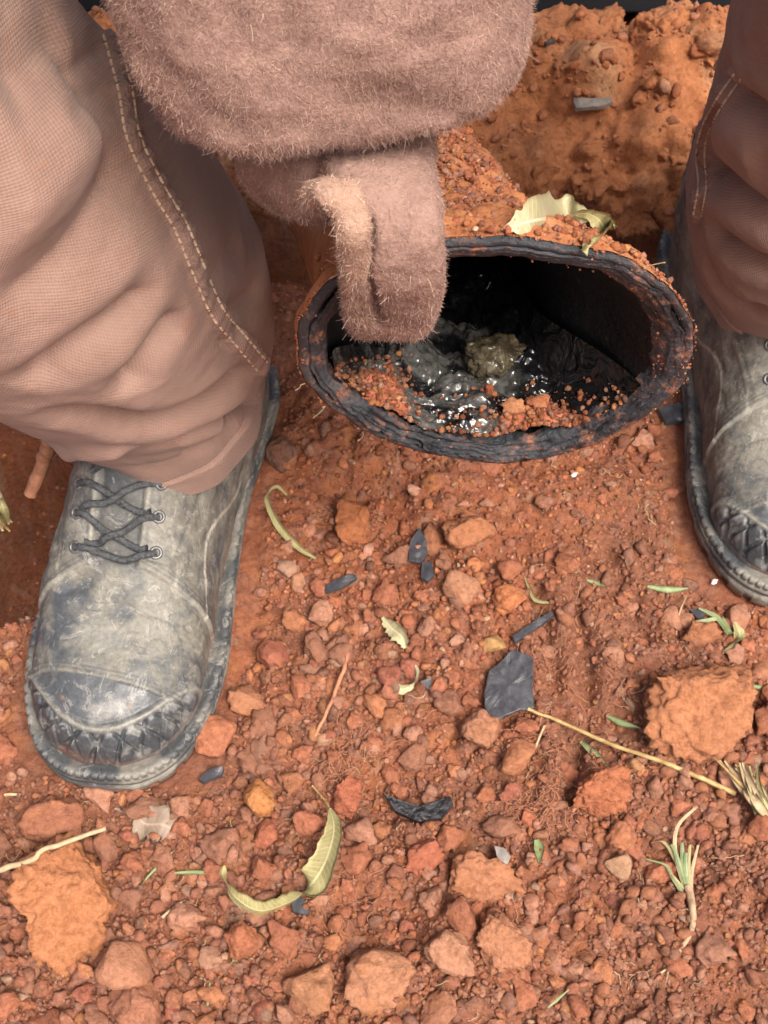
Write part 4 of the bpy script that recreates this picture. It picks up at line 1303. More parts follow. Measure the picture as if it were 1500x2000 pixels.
# ---- glove
M_suede, nt, b = mat_new('brown_suede'); n = N(nt)
v = n.obj()
f = n.noise(v, 45, 5, 0.65); f2 = n.noise(v, 700, 3, 0.7)
c = n.ramp(f, [(0.3, (0.17, 0.10, 0.084)), (0.7, (0.27, 0.17, 0.14))])
c = n.mix(n.math('MULTIPLY', n.ramp(f2, [(0.45, (0, 0, 0)), (0.65, (1, 1, 1))]), 0.4), c, (0.34, 0.22, 0.165))
n.link(c, b.inputs['Base Color']); b.inputs['Roughness'].default_value = 0.95; b.inputs['Specular IOR Level'].default_value = 0.1
n.link(n.bump(f2, 0.8, 0.0012), b.inputs['Normal'])

def loft(path, rx, ry, xdir, nt=120, na=120, e=2.3):
    S = catmull(np.array(path), nt); RX = catmull(np.array(rx), nt)[:, 0]; RY = catmull(np.array(ry), nt)[:, 0]
    RX = np.maximum(RX, 0.0003); RY = np.maximum(RY, 0.0003)
    T = np.gradient(S, axis=0); T /= np.linalg.norm(T, axis=1, keepdims=True)
    a = np.arange(na) * 2 * math.pi / na
    ca, sa = np.cos(a), np.sin(a)
    ca, sa = np.sign(ca) * np.abs(ca) ** (2 / e), np.sign(sa) * np.abs(sa) ** (2 / e)
    V = []
    for i in range(nt):
        xx = np.array(xdir, float) - T[i] * np.dot(xdir, T[i]); xx /= np.linalg.norm(xx); yy = np.cross(T[i], xx)
        V.append(S[i] + RX[i] * np.outer(ca, xx) + RY[i] * np.outer(sa, yy))
    V = np.vstack(V); F = grid_faces(nt, na, False, True)
    Nn = vnormals(V, F); cen = np.repeat(S, na, axis=0)
    if ((V - cen) * Nn).sum() < 0: Nn = -Nn; F = F[:, ::-1]
    return V, F, Nn

D = np.array([-0.10, 0.26, 0.96]); D /= np.linalg.norm(D)
G0 = np.array([-0.0165, 0.392, 0.446])
gs_ = [-0.012, -0.011, -0.006, 0.004, 0.02, 0.045, 0.075, 0.12, 0.17, 0.24, 0.30]
grx = [0.034, 0.048, 0.060, 0.0665, 0.070, 0.0725, 0.075, 0.077, 0.079, 0.084, 0.090]
gry = [0.016, 0.032, 0.041, 0.045, 0.048, 0.049, 0.049, 0.050, 0.054, 0.062, 0.070]
Vg, Fg, Ng = loft([G0 + D * s_ for s_ in gs_], grx, gry, (1.0, 0.0, -0.10), 200, 240, 2.7)
d = 0.005 * fbm(Vg * 26, 3, 401) + 0.0016 * fbm(Vg * 110, 3, 403)
Vg = Vg + Ng * d[:, None]
glove = link('glove', make_mesh('glove', Vg, Fg, M_suede), person, -PER)
glove['label'] = 'thick brown suede glove gripping the pipe rim'

tp = [atY(690, 235, 0.425), atY(722, 320, 0.378), atY(752, 400, 0.347), atY(764, 480, 0.338), atY(766, 545, 0.345), atY(762, 600, 0.357), atY(757, 632, 0.364), atY(756, 644, 0.367)]
Vt, Ft_, Nt_ = loft(tp, [0.027, 0.0230, 0.0192, 0.0187, 0.0190, 0.0185, 0.0150, 0.0075], [0.020, 0.017, 0.0120, 0.0105, 0.0105, 0.0098, 0.0075, 0.0030], (1, 0, -0.12), 160, 140, 3.4)
tt_ = bvh(Vt, Ft_)
sl_ = cast_line(tt_, [(700, 400), (722, 440), (722, 490), (714, 530), (730, 580), (738, 640)], 24)
d = 0.0014 * fbm(Vt * 70, 3, 411) + 0.0007 * fbm(Vt * 300, 2, 413)
if len(sl_) > 2:
    ds, par = seg_dist(Vt, sl_)
    d -= 0.0060 * np.exp(-(ds / 0.0014) ** 2)
Vt = Vt + Nt_ * d[:, None]
link('thumb', make_mesh('thumb', Vt, Ft_, M_suede), glove)
# rolled welt along the thumb seam
wp = [atY(634, 412, 0.352), atY(630, 386, 0.343), atY(655, 374, 0.336), atY(682, 404, 0.331), atY(693, 460, 0.328), atY(694, 520, 0.334), atY(702, 580, 0.346), atY(718, 622, 0.356), atY(728, 648, 0.362)]
Vw, Fw, Nw = loft(wp, [0.004, 0.0075, 0.0080, 0.0062, 0.0056, 0.0055, 0.0062, 0.0056, 0.002], [0.003, 0.0045, 0.0048, 0.0052, 0.0052, 0.0055, 0.0058, 0.005, 0.002], (1, 0, 0), 120, 60, 2.2)
Vw = Vw + Nw * (0.0012 * fbm(Vw * 110, 3, 421))[:, None]
M_suede_pale = M_suede.copy(); M_suede_pale.name = 'pale_suede_welt'
r_ = [q for q in M_suede_pale.node_tree.nodes if q.type == 'VALTORGB'][0]
r_.color_ramp.elements[0].color = (0.25, 0.15, 0.11, 1); r_.color_ramp.elements[1].color = (0.36, 0.24, 0.18, 1)
link('welt', make_mesh('welt', Vw, Fw, M_suede_pale), glove)
# heel of the hand between cuff and thumb
hp = [atY(500, 325, 0.405), atY(535, 338, 0.388), atY(600, 350, 0.378), atY(670, 335, 0.378), atY(740, 312, 0.382), atY(800, 292, 0.395)]
Vh, Fh, Nh = loft(hp, [0.010, 0.017, 0.021, 0.024, 0.022, 0.012], [0.006, 0.011, 0.013, 0.014, 0.015, 0.012], (0, -0.3, 1), 120, 90, 2.2)
Vh = Vh + Nh * (0.0018 * fbm(Vh * 70, 3, 431))[:, None]
link('palm_edge', make_mesh('palm_edge', Vh, Fh, M_suede), glove)
# four fingers closed on the outside of the pipe, behind the cuff
fing = []
for k_, (ux, len_) in enumerate(((-0.056, 0.9), (-0.038, 1.0), (-0.020, 1.0), (-0.002, 0.85))):
    b0 = G0 + np.array([ux + 0.02, 0.02, 0.01])
    tipc = pipe_pt(np.array([0.10 + 0.012 * k_]), np.array([R(138 - 13 * k_)]), np.array([-0.011]))[0]
    midp = (b0 + tipc) / 2 + np.array([0, 0.022 * len_, 0.014])
    Vf, Ff, Nf = loft([b0, midp, tipc * 0.75 + midp * 0.25, tipc], [0.0125, 0.0118, 0.0105, 0.001], [0.0125, 0.0118, 0.010, 0.001], (1, 0, 0), 40, 28, 2.0)
    link('finger', make_mesh('finger', Vf, Ff, M_suede), glove); fing.append((Vf, Ff))

# suede nap: real fibres
M_nap, nt, b = mat_new('suede_nap'); n = N(nt)
hi = n.node('HairInfo')
c = n.ramp(hi.outputs['Random'], [(0.0, (0.19, 0.112, 0.092)), (0.55, (0.275, 0.175, 0.145)), (0.9, (0.36, 0.24, 0.195)), (1.0, (0.50, 0.37, 0.30))])
c = n.mix(1.0, c, n.ramp(n.noise(n.pos(), 42, 4, 0.6), [(0.3, (0.62, 0.58, 0.60)), (0.55, (1.0, 1.0, 1.0)), (0.75, (1.22, 1.24, 1.2))]), 'MULTIPLY')
n.link(c, b.inputs['Base Color']); b.inputs['Roughness'].default_value = 0.7; b.inputs['Specular IOR Level'].default_value = 0.2
M_nap_pale = M_nap.copy(); M_nap_pale.name = 'pale_suede_nap'
r_ = [q for q in M_nap_pale.node_tree.nodes if q.type == 'VALTORGB'][0]
for e_, c_ in zip(r_.color_ramp.elements, ((0.24, 0.14, 0.105), (0.36, 0.235, 0.175), (0.50, 0.35, 0.265), (0.68, 0.55, 0.43))): e_.color = (*c_, 1)

def fur(name, V, F, count, length, rad, mat, parent, comb=(0, -0.1, -0.6), seed=1, keep=None, npt=5, rnd=0.7):
    r0 = np.random.default_rng(seed)
    T = np.vstack([F[:, [0, 1, 2]], F[:, [0, 2, 3]]]) if F.shape[1] == 4 else F
    a, b_, c_ = V[T[:, 0]], V[T[:, 1]], V[T[:, 2]]
    nr = np.cross(b_ - a, c_ - a); ar = np.linalg.norm(nr, axis=1)
    if keep is not None: ar = ar * keep((a + b_ + c_) / 3)
    i = r0.choice(len(T), count, p=ar / ar.sum())
    u = r0.random((count, 1)); w_ = r0.random((count, 1)); m_ = (u + w_) > 1
    u = np.where(m_, 1 - u, u); w_ = np.where(m_, 1 - w_, w_)
    P0 = a[i] + u * (b_[i] - a[i]) + w_ * (c_[i] - a[i])
    nn = nr[i] / (np.linalg.norm(nr[i], axis=1, keepdims=True) + 1e-12)
    flow = np.stack([vnoise(P0 * 45 + k * 9, 500 + k) for k in range(3)], -1)
    d0 = nn * 0.55 + rnd * r0.normal(size=(count, 3)) * 0.75 + flow * 0.5 + np.array(comb)
    d0 /= np.linalg.norm(d0, axis=1, keepdims=True)
    bend = r0.normal(size=(count, 3)) * 1.1 + np.array([0, 0, -0.25])
    Ls = length * (0.35 + 0.9 * r0.random((count, 1)) ** 1.5)
    pts = [P0 - nn * 0.0002]
    for k in range(1, npt):
        t_ = k / (npt - 1)
        pts.append(P0 + Ls * (d0 * t_ + bend * 0.5 * t_ * t_))
    Ps = np.stack(pts, 1)
    hc = bpy.data.hair_curves.new(name)
    hc.add_curves([npt] * count)
    hc.attributes['position'].data.foreach_set('vector', Ps.astype(np.float32).ravel())
    ra = hc.attributes.get('radius') or hc.attributes.new('radius', 'FLOAT', 'POINT')
    rr = np.tile(rad * np.linspace(1.0, 0.35, npt), count).astype(np.float32)
    ra.data.foreach_set('value', rr)
    hc.materials.append(mat)
    o = bpy.data.objects.new(name, hc); COL.objects.link(o); o.parent = parent
    o['kind'] = 'stuff'
    return o
fur('suede_nap', Vg, Fg, 150000, 0.0014, 0.000085, M_nap, glove, keep=lambda p: (p[:, 2] < 0.60) * 1.0, seed=1)
fur('suede_nap', Vt, Ft_, 24000, 0.0011, 0.00010, M_nap, glove, seed=2, keep=lambda p: (seg_dist(p, sl_)[0] > 0.0016) * 1.0)
fur('suede_nap', Vw, Fw, 9000, 0.0011, 0.00010, M_nap_pale, glove, seed=3)
fur('suede_nap', Vh, Fh, 15000, 0.0014, 0.00010, M_nap, glove, seed=4)
fur('suede_nap', Vt, Ft_, 700, 0.0030, 0.00011, M_nap_pale, glove, seed=7, npt=6, rnd=1.3)
fur('suede_nap', Vw, Fw, 420, 0.0030, 0.00011, M_nap_pale, glove, seed=8, npt=6, rnd=1.3)
fur('suede_nap', Vg, Fg, 3500, 0.0028, 0.00008, M_nap_pale, glove, keep=lambda p: (p[:, 2] < 0.60) * 1.0, seed=9, npt=6, rnd=1.0)
fur('suede_nap', Vg, Fg, 40, 0.007, 0.00012, M_nap_pale, glove, keep=lambda p: (p[:, 2] < 0.60) * 1.0, seed=5, npt=7, rnd=1.2)

# ------------------------------------------------------------------ leaves, straw, shards and roots on the ground
def gat(px, py, lift=0.0):
    p = at(px, py, lift)
    z_ = float(gz(p[0], p[1])[0])
    return np.array([p[0], p[1], max(z_, 0) * 0.6 + lift])

def ribbon(name, path, half, mat, label, cat, side=None, fold=0.25, nn=60, nc=9, ragged=0.0, thick=0.00012, twist=None, group=None, holes=None):
    P = catmull(np.array(path), nn); H = np.maximum(catmull(np.array(half), nn)[:, 0], 0.0002)
    T = np.gradient(P, axis=0); T /= np.linalg.norm(T, axis=1, keepdims=True)
    if side is None: side = [(0, 0, 1)] * 2
    Sd = catmull(np.array(side, float), nn)
    V, U = [], []
    L = np.concatenate([[0], np.cumsum(np.linalg.norm(np.diff(P, axis=0), axis=1))])
    us = np.linspace(-1, 1, nc)
    rg = fbm(np.stack([np.arange(nn) * 0.35, 0 * np.arange(nn), 0 * np.arange(nn) + 3], -1), 3, len(name)) * ragged
    for i in range(nn):
        s_ = Sd[i] - T[i] * (Sd[i] @ T[i]); s_ /= np.linalg.norm(s_) + 1e-9
        nrm = np.cross(T[i], s_)
        for u in us:
            w_ = H[i] * (1 + (rg[i] if u > 0 else rg[(i * 7) % nn]))
            V.append(P[i] + s_ * u * w_ + nrm * (fold * abs(u) ** 1.3 * w_ + 0.05 * H[i] * math.sin(i * 0.9) * abs(u)))
            U.append((u, L[i] / 0.03))
    F = grid_faces(nn, nc)
    V = np.array(V)
    # closed thin body
    Nn = vnormals(V, F)
    V2 = np.vstack([V, V - Nn * thick]); F2 = np.vstack([F, F[:, ::-1] + len(V)])
    per = list(range(nc)) + [i * nc + nc - 1 for i in range(1, nn)] + [(nn - 1) * nc + j for j in range(nc - 2, -1, -1)] + [i * nc for i in range(nn - 2, 0, -1)]
    per = np.array(per); nx = np.roll(per, -1)
    F3 = np.stack([nx, per, per + len(V), nx + len(V)], -1)
    o = link(name, make_mesh(name, V2, np.vstack([F2, F3]), mat, None, np.vstack([U, U])))
    return thing(o, label, cat, group)

# big curled leaf
ribbon('curled_leaf', [at(645, 1578, .020), at(652, 1625, .026), at(632, 1690, .024), at(598, 1738, .014), at(555, 1766, .009), at(505, 1778, .012), at(460, 1752, .020), at(436, 1712, .028), at(438, 1690, .031)],
       [.0006, .0058, .0085, .0090, .0075, .0062, .0052, .0040, .0006], M_leaf, 'curled olive-green dry leaf lying in a C below the boot', 'leaf',
       side=[(0.95, 0.1, 0.2), (0.9, 0.2, 0.4), (0.75, 0.35, 0.55), (0.5, 0.3, 0.8), (0.2, 0.35, 0.9), (0, 0.45, 0.9), (-0.3, 0.35, 0.9), (-0.6, 0.2, 0.7)], fold=0.25, nn=90, ragged=0.18)
V, F, Ft = tube_arrays(catmull(np.array([at(645, 1580, .020), at(632, 1560, .016), at(610, 1535, .010)]), 10), 0.0006, 6)
o = link('leaf_stalk', make_mesh('leaf_stalk', V, [F, Ft], M_stalk)); o.parent = bpy.data.objects['curled_leaf']

# torn leaf lying on the pipe behind the rim
def on_pipe(px, py, lift):
    tr = on_pipe.tree
    h = cast(tr, px, py)
    if h is None: h = atY(px, py, 0.42)
    d_ = ray(px, py); d_ /= np.linalg.norm(d_)
    return h - d_ * lift
on_pipe.tree = bvh(Vo, Fo)
ribbon('torn_leaf', [on_pipe(985, 447, .004), on_pipe(1020, 436, .006), on_pipe(1060, 428, .007), on_pipe(1100, 424, .009), on_pipe(1128, 420, .012), on_pipe(1150, 425, .016)],
       [.0005, .0048, .0085, .0095, .0045, .0016], M_leaf_pale, 'pale torn dry leaf lying on the pipe behind the rim', 'leaf',
       side=[(0.1, 0.8, 0.4), (0.1, 0.8, 0.4), (-0.1, 0.7, 0.6), (0, 0.7, 0.5)], fold=-0.25, nn=60, ragged=0.3)
t2 = ribbon('leaf_tip', [on_pipe(1128, 418, .012), on_pipe(1150, 418, .016), on_pipe(1172, 432, .018), on_pipe(1180, 455, .012), on_pipe(1160, 478, .006), on_pipe(1138, 478, .005)],
            [.0012, .0022, .0042, .0058, .0050, .0006], M_leaf, 'x', 'leaf', side=[(0, 0.4, 1), (0.2, 0.3, 1), (0.6, 0.2, 0.6), (0.7, 0.4, 0.3)], fold=0.3, nn=60, ragged=0.2)
t2.parent = bpy.data.objects['torn_leaf']
for k_ in ('label', 'category'): del t2[k_]

ribbon('dead_leaf', [gat(225, 1582, .004), gat(262, 1592, .006), gat(285, 1610, .005), gat(315, 1612, .007), gat(335, 1620, .006)],
       [.0006, .0020, .0085, .0095, .0060], M_leaf_grey, 'torn grey-brown dead leaf below the left boot', 'leaf', side=[(0.2, 0.9, 0.2), (0.1, 0.9, 0.35)], fold=0.3, nn=40, ragged=0.5)
ribbon('leaf_scrap', [gat(748, 1208, .006), gat(765, 1228, .008), gat(785, 1245, .010), gat(792, 1268, .005)], [.001, .0042, .0048, .0012], M_leaf_pale,
       'crumpled pale leaf scrap left of the yellow ochre pebble', 'leaf', side=[(0.7, 0.4, 0.5), (0.9, 0, 0.3)], fold=0.7, nn=30, ragged=0.6)
ribbon('leaf_scrap', [gat(763, 1342, .005), gat(785, 1346, .005), gat(806, 1336, .006), gat(814, 1310, .008), gat(800, 1290, .006)], [.0025, .0032, .0020, .0016, .0006], M_leaf_pale,
       'small hooked pale leaf scrap left of the large black shard', 'leaf', side=[(0, 0.8, 0.5), (0.6, 0, 0.6)], fold=0.4, nn=36)
ribbon('dry_blade', [gat(560, 968, .012), gat(540, 952, .016), gat(524, 968, .014), gat(530, 1000, .009), gat(550, 1035, .006), gat(585, 1070, .004), gat(618, 1092, .003)],
       [.0008, .0016, .0022, .0024, .0026, .0020, .0006], M_leaf, 'long dry grass blade with a hooked end beside the left boot', 'leaf', side=[(0.3, 0.2, 0.9), (0.8, 0.3, 0.3)], fold=0.5, nn=60)
ribbon('dry_blade', [gat(1025, 1132, .003), gat(1040, 1160, .006), gat(1050, 1172, .006), gat(1080, 1186, .003)], [.0006, .0015, .0016, .0005], M_leaf,
       'short bent dry blade above the black splinter on the right', 'leaf', side=[(0.6, 0, 0.7)] * 2, fold=0.4, nn=30)
ribbon('leaf_scrap', [gat(1408, 1283, .004), gat(1425, 1262, .006), gat(1445, 1242, .005), gat(1435, 1215, .006)], [.0006, .0034, .0042, .001], M_leaf,
       'greenish leaf scrap by the grass shoot right of the large clod', 'leaf', side=[(0.8, 0.5, 0.2)] * 2, fold=0.4, nn=30, ragged=0.3)

# green grass blades
for (pts_, hw, lab) in (
    ([(1135, 1448), (1160, 1480), (1187, 1503)], .0021, 'short blue-green grass blade below the compacted strip'),
    ([(1186, 1400), (1215, 1415), (1250, 1426)], .0020, 'green grass blade against the large crumbly clod'),
    ([(1262, 1152), (1305, 1155), (1345, 1150)], .0022, 'green grass blade lying left of the right boot toe'),
    ([(1145, 1140), (1165, 1146), (1180, 1152)], .0016, 'tiny green blade in the compacted strip'),
    ([(260, 1758), (285, 1715), (342, 1662)], .0011, 'thin green grass blade left of the curled leaf'),
    ([(338, 1706), (390, 1706), (428, 1716)], .0012, 'thin pale grass blade meeting the end of the curled leaf'),
    ([(436, 1896), (458, 1876), (477, 1856)], .0022, 'short green blade right of the small upright tan stone'),
    ([(405, 1965), (408, 1940), (410, 1920)], .0010, 'pale grass stub near the bottom edge left of centre'),
    ([(1070, 1968), (1090, 1950), (1112, 1932)], .0010, 'thin green blade near the bottom edge right of centre'),
    ([(1442, 1700), (1475, 1700), (1510, 1706)], .0014, 'green blade at the right edge beside the uprooted tuft'),
    ([(1450, 1340), (1480, 1344), (1510, 1342)], .0012, 'green blade at the right edge beside the large clod'),
    ([(1048, 1640), (1054, 1660), (1052, 1690)], .0030, 'small folded green sprig above the pale angular stone')):
    P = [gat(*p_, .004) for p_ in pts_]
    ribbon('fallen_grass', P, [hw * 0.5, hw, hw * 0.15], M_grass, lab, 'grass', side=[(0.5, 0.7, 0.3)] * 2 if abs(pts_[0][0] - pts_[-1][0]) > 30 else [(1, 0, 0.2)] * 2, fold=0.5, nn=24, nc=5)

def rod(name, pts_, r0, r1, mat, label, cat, lift=0.003, wob=0.0006, seg=8, parent=None, nn=50):
    P = catmull(np.array([gat(p_[0], p_[1], p_[2] if len(p_) > 2 else lift) for p_ in pts_]), nn)
    P = P + wob * np.stack([vnoise(P * 160 + k * 5, 9) for k in range(3)], -1)
    V, F, Ft = tube_arrays(P, np.linspace(r0, r1, nn) * (1 + 0.12 * vnoise(P * 300, 4)), seg)
    o = link(name, make_mesh(name, V, [F, Ft], mat))
    if parent: o.parent = parent; return o
    return thing(o, label, cat)
rod('straw', [(-40, 1708, .024), (60, 1680, .030), (88, 1660, .031), (205, 1616, .024)], .0018, .0013, M_straw, 'pale jointed straw entering from the left edge', 'straw')
rod('straw', [(-20, 1552), (15, 1553), (40, 1552)], .0012, .001, M_straw, 'short pale straw at the left edge beside the boot toe', 'straw')
rod('root_stick', [(680, 1280, .006), (662, 1330, .006), (640, 1385, .005), (615, 1440, .003)], .0014, .0010, M_twig, 'thin reddish root lying in the middle of the ground', 'root')
rod('stalk', [(1030, 1386, .010), (1100, 1412, .010), (1200, 1456, .010), (1300, 1500, .009), (1435, 1552, .008)], .0010, .0016, M_stalk, 'long yellow grass stalk running to the right edge', 'stalk', wob=0.0003)
rod('root_stick', [(1118, 1585, .004), (1160, 1560, .006), (1190, 1553, .006), (1228, 1535, .004)], .0011, .0007, M_twig, 'pale brown root below the yellow stalk', 'root')
rod('straw', [(1035, 1480, .004), (1050, 1450, .006), (1062, 1420, .008)], .0009, .0007, M_straw, 'short pale straw leaning below the yellow stalk', 'straw')
rod('straw', [(318, 1795, .004), (335, 1778, .005), (355, 1762, .004)], .0010, .0005, M_straw, 'short forked straw left of the curled leaf bend', 'straw')
rod('straw', [(1340, 1168, .004), (1330, 1190, .010), (1322, 1215, .006), (1318, 1245, .003)], .0006, .0005, M_straw, 'thin bent straw in front of the right boot toe', 'straw')
rod('root_stick', [(1290, 1900, .003), (1318, 1880, .004), (1340, 1872, .003)], .0007, .0004, M_straw, 'small pale root below the uprooted tuft', 'root')
rod('root_stick', [(60, 965, .01), (85, 900, .035), (100, 845, .07)], .0045, .0050, M_twig, 'thick root sticking up in the shaded hollow beside the boot', 'root')
rod('root_stick', [(1216, 893, .02), (1235, 868, .06), (1262, 835, .12)], .0007, .0005, M_twig, 'thin root thread hanging from the right underside of the pipe', 'root')

# grass shoot and uprooted tuft
tuft = bpy.data.objects.new('grass_tuft', None); COL.objects.link(tuft)
tb = gat(1345, 1760, .004); tuft.location = Vector(tb.tolist())
thing(tuft, 'uprooted grass tuft with pale root and green blades, lower right', 'grass tuft')
def child_ribbon(nm, P, H, mat, par, side, fold=0.4, nc=5, nn=24):
    o = ribbon(nm, [np.array(p_) - np.array(par.location) for p_ in P], H, mat, 'x', 'x', side=side, fold=fold, nn=nn, nc=nc)
    del o['label']; del o['category']; o.parent = par
    return o
for pts_, hw, mt in (([(1342, 1745), (1325, 1690), (1318, 1650), (1325, 1612), (1358, 1582)], .0016, M_straw), ([(1342, 1745), (1330, 1700), (1318, 1660), (1310, 1650)], .0016, M_grass),
                     ([(1345, 1745), (1335, 1690), (1332, 1645)], .0020, M_grass), ([(1346, 1745), (1345, 1690), (1348, 1650)], .0016, M_leaf), ([(1347, 1745), (1352, 1700), (1364, 1650)], .0014, M_straw),
                     ([(1335, 1750), (1312, 1710), (1300, 1690), (1262, 1678)], .0012, M_grass), ([(1330, 1700), (1300, 1648), (1272, 1646)], .0012, M_leaf), ([(1344, 1740), (1340, 1700), (1340, 1665)], .0018, M_grass),
                     ([(1340, 1745), (1318, 1715), (1308, 1705)], .0010, M_leaf)):
    child_ribbon('blade', [gat(*p_, .004 + 0.012 * i / len(pts_)) for i, p_ in enumerate(pts_)], list(np.linspace(hw, hw * 0.4, len(pts_))), mt, tuft, [(1, 0.1, 0.3)] * 2)
P = catmull(np.array([gat(1343, 1735, .006), gat(1350, 1780, .006), gat(1348, 1815, .005), gat(1330, 1855, .004), gat(1308, 1885, .003), gat(1300, 1920, .002)]) - tb, 40)
V, F, Ft = tube_arrays(P + 0.0005 * np.stack([vnoise(P * 150 + k * 5, 9) for k in range(3)], -1), np.linspace(.0026, .0004, 40), 8)
o = link('root', make_mesh('root', V, [F, Ft], M_tuftroot), tuft)
shoot = bpy.data.objects.new('grass_shoot', None); COL.objects.link(shoot)
tb2 = gat(1425, 1235, .004); shoot.location = Vector(tb2.tolist())
thing(shoot, 'small green grass shoot in front of the right boot', 'grass shoot')
for pts_, hw in (([(1425, 1240), (1400, 1205), (1365, 1188)], .0016), ([(1400, 1208), (1380, 1212), (1350, 1216)], .0012), ([(1428, 1240), (1420, 1222), (1412, 1205)], .0010)):
    child_ribbon('blade', [gat(*p_, .006) for p_ in pts_], [hw, hw, hw * 0.3], M_grass, shoot, [(0.6, 0.7, 0.3)] * 2)

# straw clump at the right edge
cl = bpy.data.objects.new('straw_clump', None); COL.objects.link(cl)
tb3 = gat(1478, 1560, .004); cl.location = Vector(tb3.tolist())
thing(cl, 'frayed yellow straw clump at the right edge', 'straw clump')
for k in range(26):
    a0 = (1440 + random.uniform(-6, 40), 1490 + random.uniform(0, 45)); a1 = (1470 + random.uniform(-8, 20), 1555 + random.uniform(-12, 20)); a2 = (1500 + random.uniform(-6, 40), 1620 + random.uniform(-20, 40))
    if k < 3: a0 = (1390 + 12 * k, 1480 + 4 * k)
    child_ribbon('blade', [gat(*a0, .006 + random.uniform(0, .008)), gat(*a1, .012 + random.uniform(0, .008)), gat(*a2, .006)], [.0005, random.uniform(.0012, .0028), .0010], random.choice([M_stalk, M_straw, M_straw, M_leaf]), cl, [(0.8, 0.4, 0.3)] * 2, nn=16)
cl2 = bpy.data.objects.new('straw_clump', None); COL.objects.link(cl2)
tb4 = gat(-12, 1010, .03); cl2.location = Vector(tb4.tolist())
thing(cl2, 'dry straw clump at the left edge above the boot', 'straw clump')
for k in range(20):
    a0 = (-30 + random.uniform(-10, 25), 935 + random.uniform(0, 30)); a1 = (-5 + random.uniform(-20, 12), 985 + random.uniform(-12, 20)); a2 = (5 + random.uniform(-20, 22), 1025 + random.uniform(-10, 15))
    child_ribbon('blade', [gat(*a0, .05), gat(*a1, .055 + random.uniform(0, .012)), gat(*a2, .04)], [.0006, random.uniform(.0014, .003), .0006], random.choice([M_stalk, M_straw, M_leaf]), cl2, [(0.8, 0.4, 0.3)] * 2, nn=14)

# black shards: broken flat plates of real thickness
def shard(outline, thick, label, mat=M_shard, lift=0.003, tiltx=0.0, name='shard', cat='shard', wav=0.0008, onz=None):
    pts_ = np.array([gat(px, py, lift) if onz is None else onz(px, py, lift) for px, py in outline])
    c0 = pts_.mean(0)
    rings = []
    Q_ = catmull(np.vstack([pts_, pts_[:1]]), len(pts_) * 6 + 1)[:-1] - c0
    m_ = len(Q_)
    lin = np.vstack([pts_, pts_[:1]]) - c0
    t_ = np.linspace(0, len(pts_), m_, endpoint=False); k_ = np.floor(t_).astype(int); f_ = (t_ - k_)[:, None]
    Q_ = 0.8 * (lin[k_] * (1 - f_) + lin[k_ + 1] * f_) + 0.2 * Q_
    Q_[:, :2] *= (1 + 0.03 * vnoise(Q_ * 400, 6))[:, None]
    # best-fit plane keeps the plate flat
    zc = Q_[:, 2]
    A_ = np.c_[Q_[:, 0], Q_[:, 1], np.ones(m_)]
    co, *_ = np.linalg.lstsq(A_, zc, rcond=None)
    co[:2] = np.clip(co[:2], -0.5, 0.5)
    pl_ = lambda q_: q_[:, 0] * co[0] + q_[:, 1] * co[1]
    for (sc2, dz) in ((0.94, -thick), (1.0, -thick * 0.8), (1.0, thick * 0.1), (0.97, thick * 0.3), (0.7, thick * 0.3), (0.4, thick * 0.3), (0.08, thick * 0.3)):
        q_ = Q_ * np.array([sc2, sc2, 0])
        q_[:, 2] = pl_(q_) + dz + wav * vnoise(q_ * 220 + 7, 5) + tiltx * q_[:, 1]
        rings.append(q_)
    V = np.vstack(rings); F = grid_faces(len(rings), m_, False, True)
    V = np.vstack([V, rings[-1].mean(0), rings[0].mean(0)])
    Ft = [((len(rings) - 1) * m_ + j, (len(rings) - 1) * m_ + (j + 1) % m_, len(V) - 2) for j in range(m_)] + [((j + 1) % m_, j, len(V) - 1) for j in range(m_)]
    o = link(name, make_mesh(name, V, [F, np.array(Ft)], mat, smooth=False), loc=Vector(c0.tolist()))
    return thing(o, label, cat)
shard([(1000, 1270), (1020, 1275), (1042, 1290), (1040, 1340), (1042, 1385), (1010, 1390), (975, 1405), (950, 1398), (945, 1360), (955, 1310), (975, 1295)], .0022, 'large flat black-grey shard in the middle right of the ground', lift=.009)
shard([(818, 1030), (832, 1050), (836, 1085), (820, 1098), (798, 1096), (800, 1060)], .002, 'pointed black shard in the middle below the pipe', lift=.006)
shard([(824, 1098), (842, 1100), (848, 1128), (836, 1140), (822, 1130)], .003, 'small rounded black shard touching the pointed shard', lift=.005)
shard([(630, 1148), (660, 1130), (690, 1120), (698, 1128), (665, 1150), (635, 1158)], .003, 'black splinter left of the pointed black shard', lift=.005)
shard([(1000, 1245), (1030, 1225), (1075, 1198), (1080, 1206), (1040, 1235), (1005, 1258)], .003, 'thin black splinter above the large flat shard', lift=.007)
shard([(820, 1335), (850, 1328), (875, 1338), (866, 1352), (836, 1350)], .003, 'small black chip right of the hooked leaf scrap', lift=.004)
shard([(566, 1740), (590, 1755), (608, 1775), (600, 1792), (572, 1782)], .004, 'black chip under the curled leaf', lift=.004)
shard([(388, 1522), (412, 1502), (436, 1498), (434, 1512), (398, 1528)], .004, 'black chip right of the left boot toe', lift=.005)
shard([(748, 1552), (790, 1575), (830, 1572), (880, 1555), (885, 1575), (862, 1600), (815, 1605), (772, 1585)], .003, 'wet glossy black scrap in the lower middle', M_wetblack, lift=.003, wav=0.0016)
shard([(965, 1652), (985, 1656), (998, 1672), (990, 1690), (972, 1678)], .002, 'small slate-grey chip right of the wine-red clod', M_slate, lift=.006)
shard([(1285, 800), (1340, 782), (1352, 800), (1340, 822), (1300, 828)], .004, 'dark slate chip between the pipe and the right boot', lift=.006)
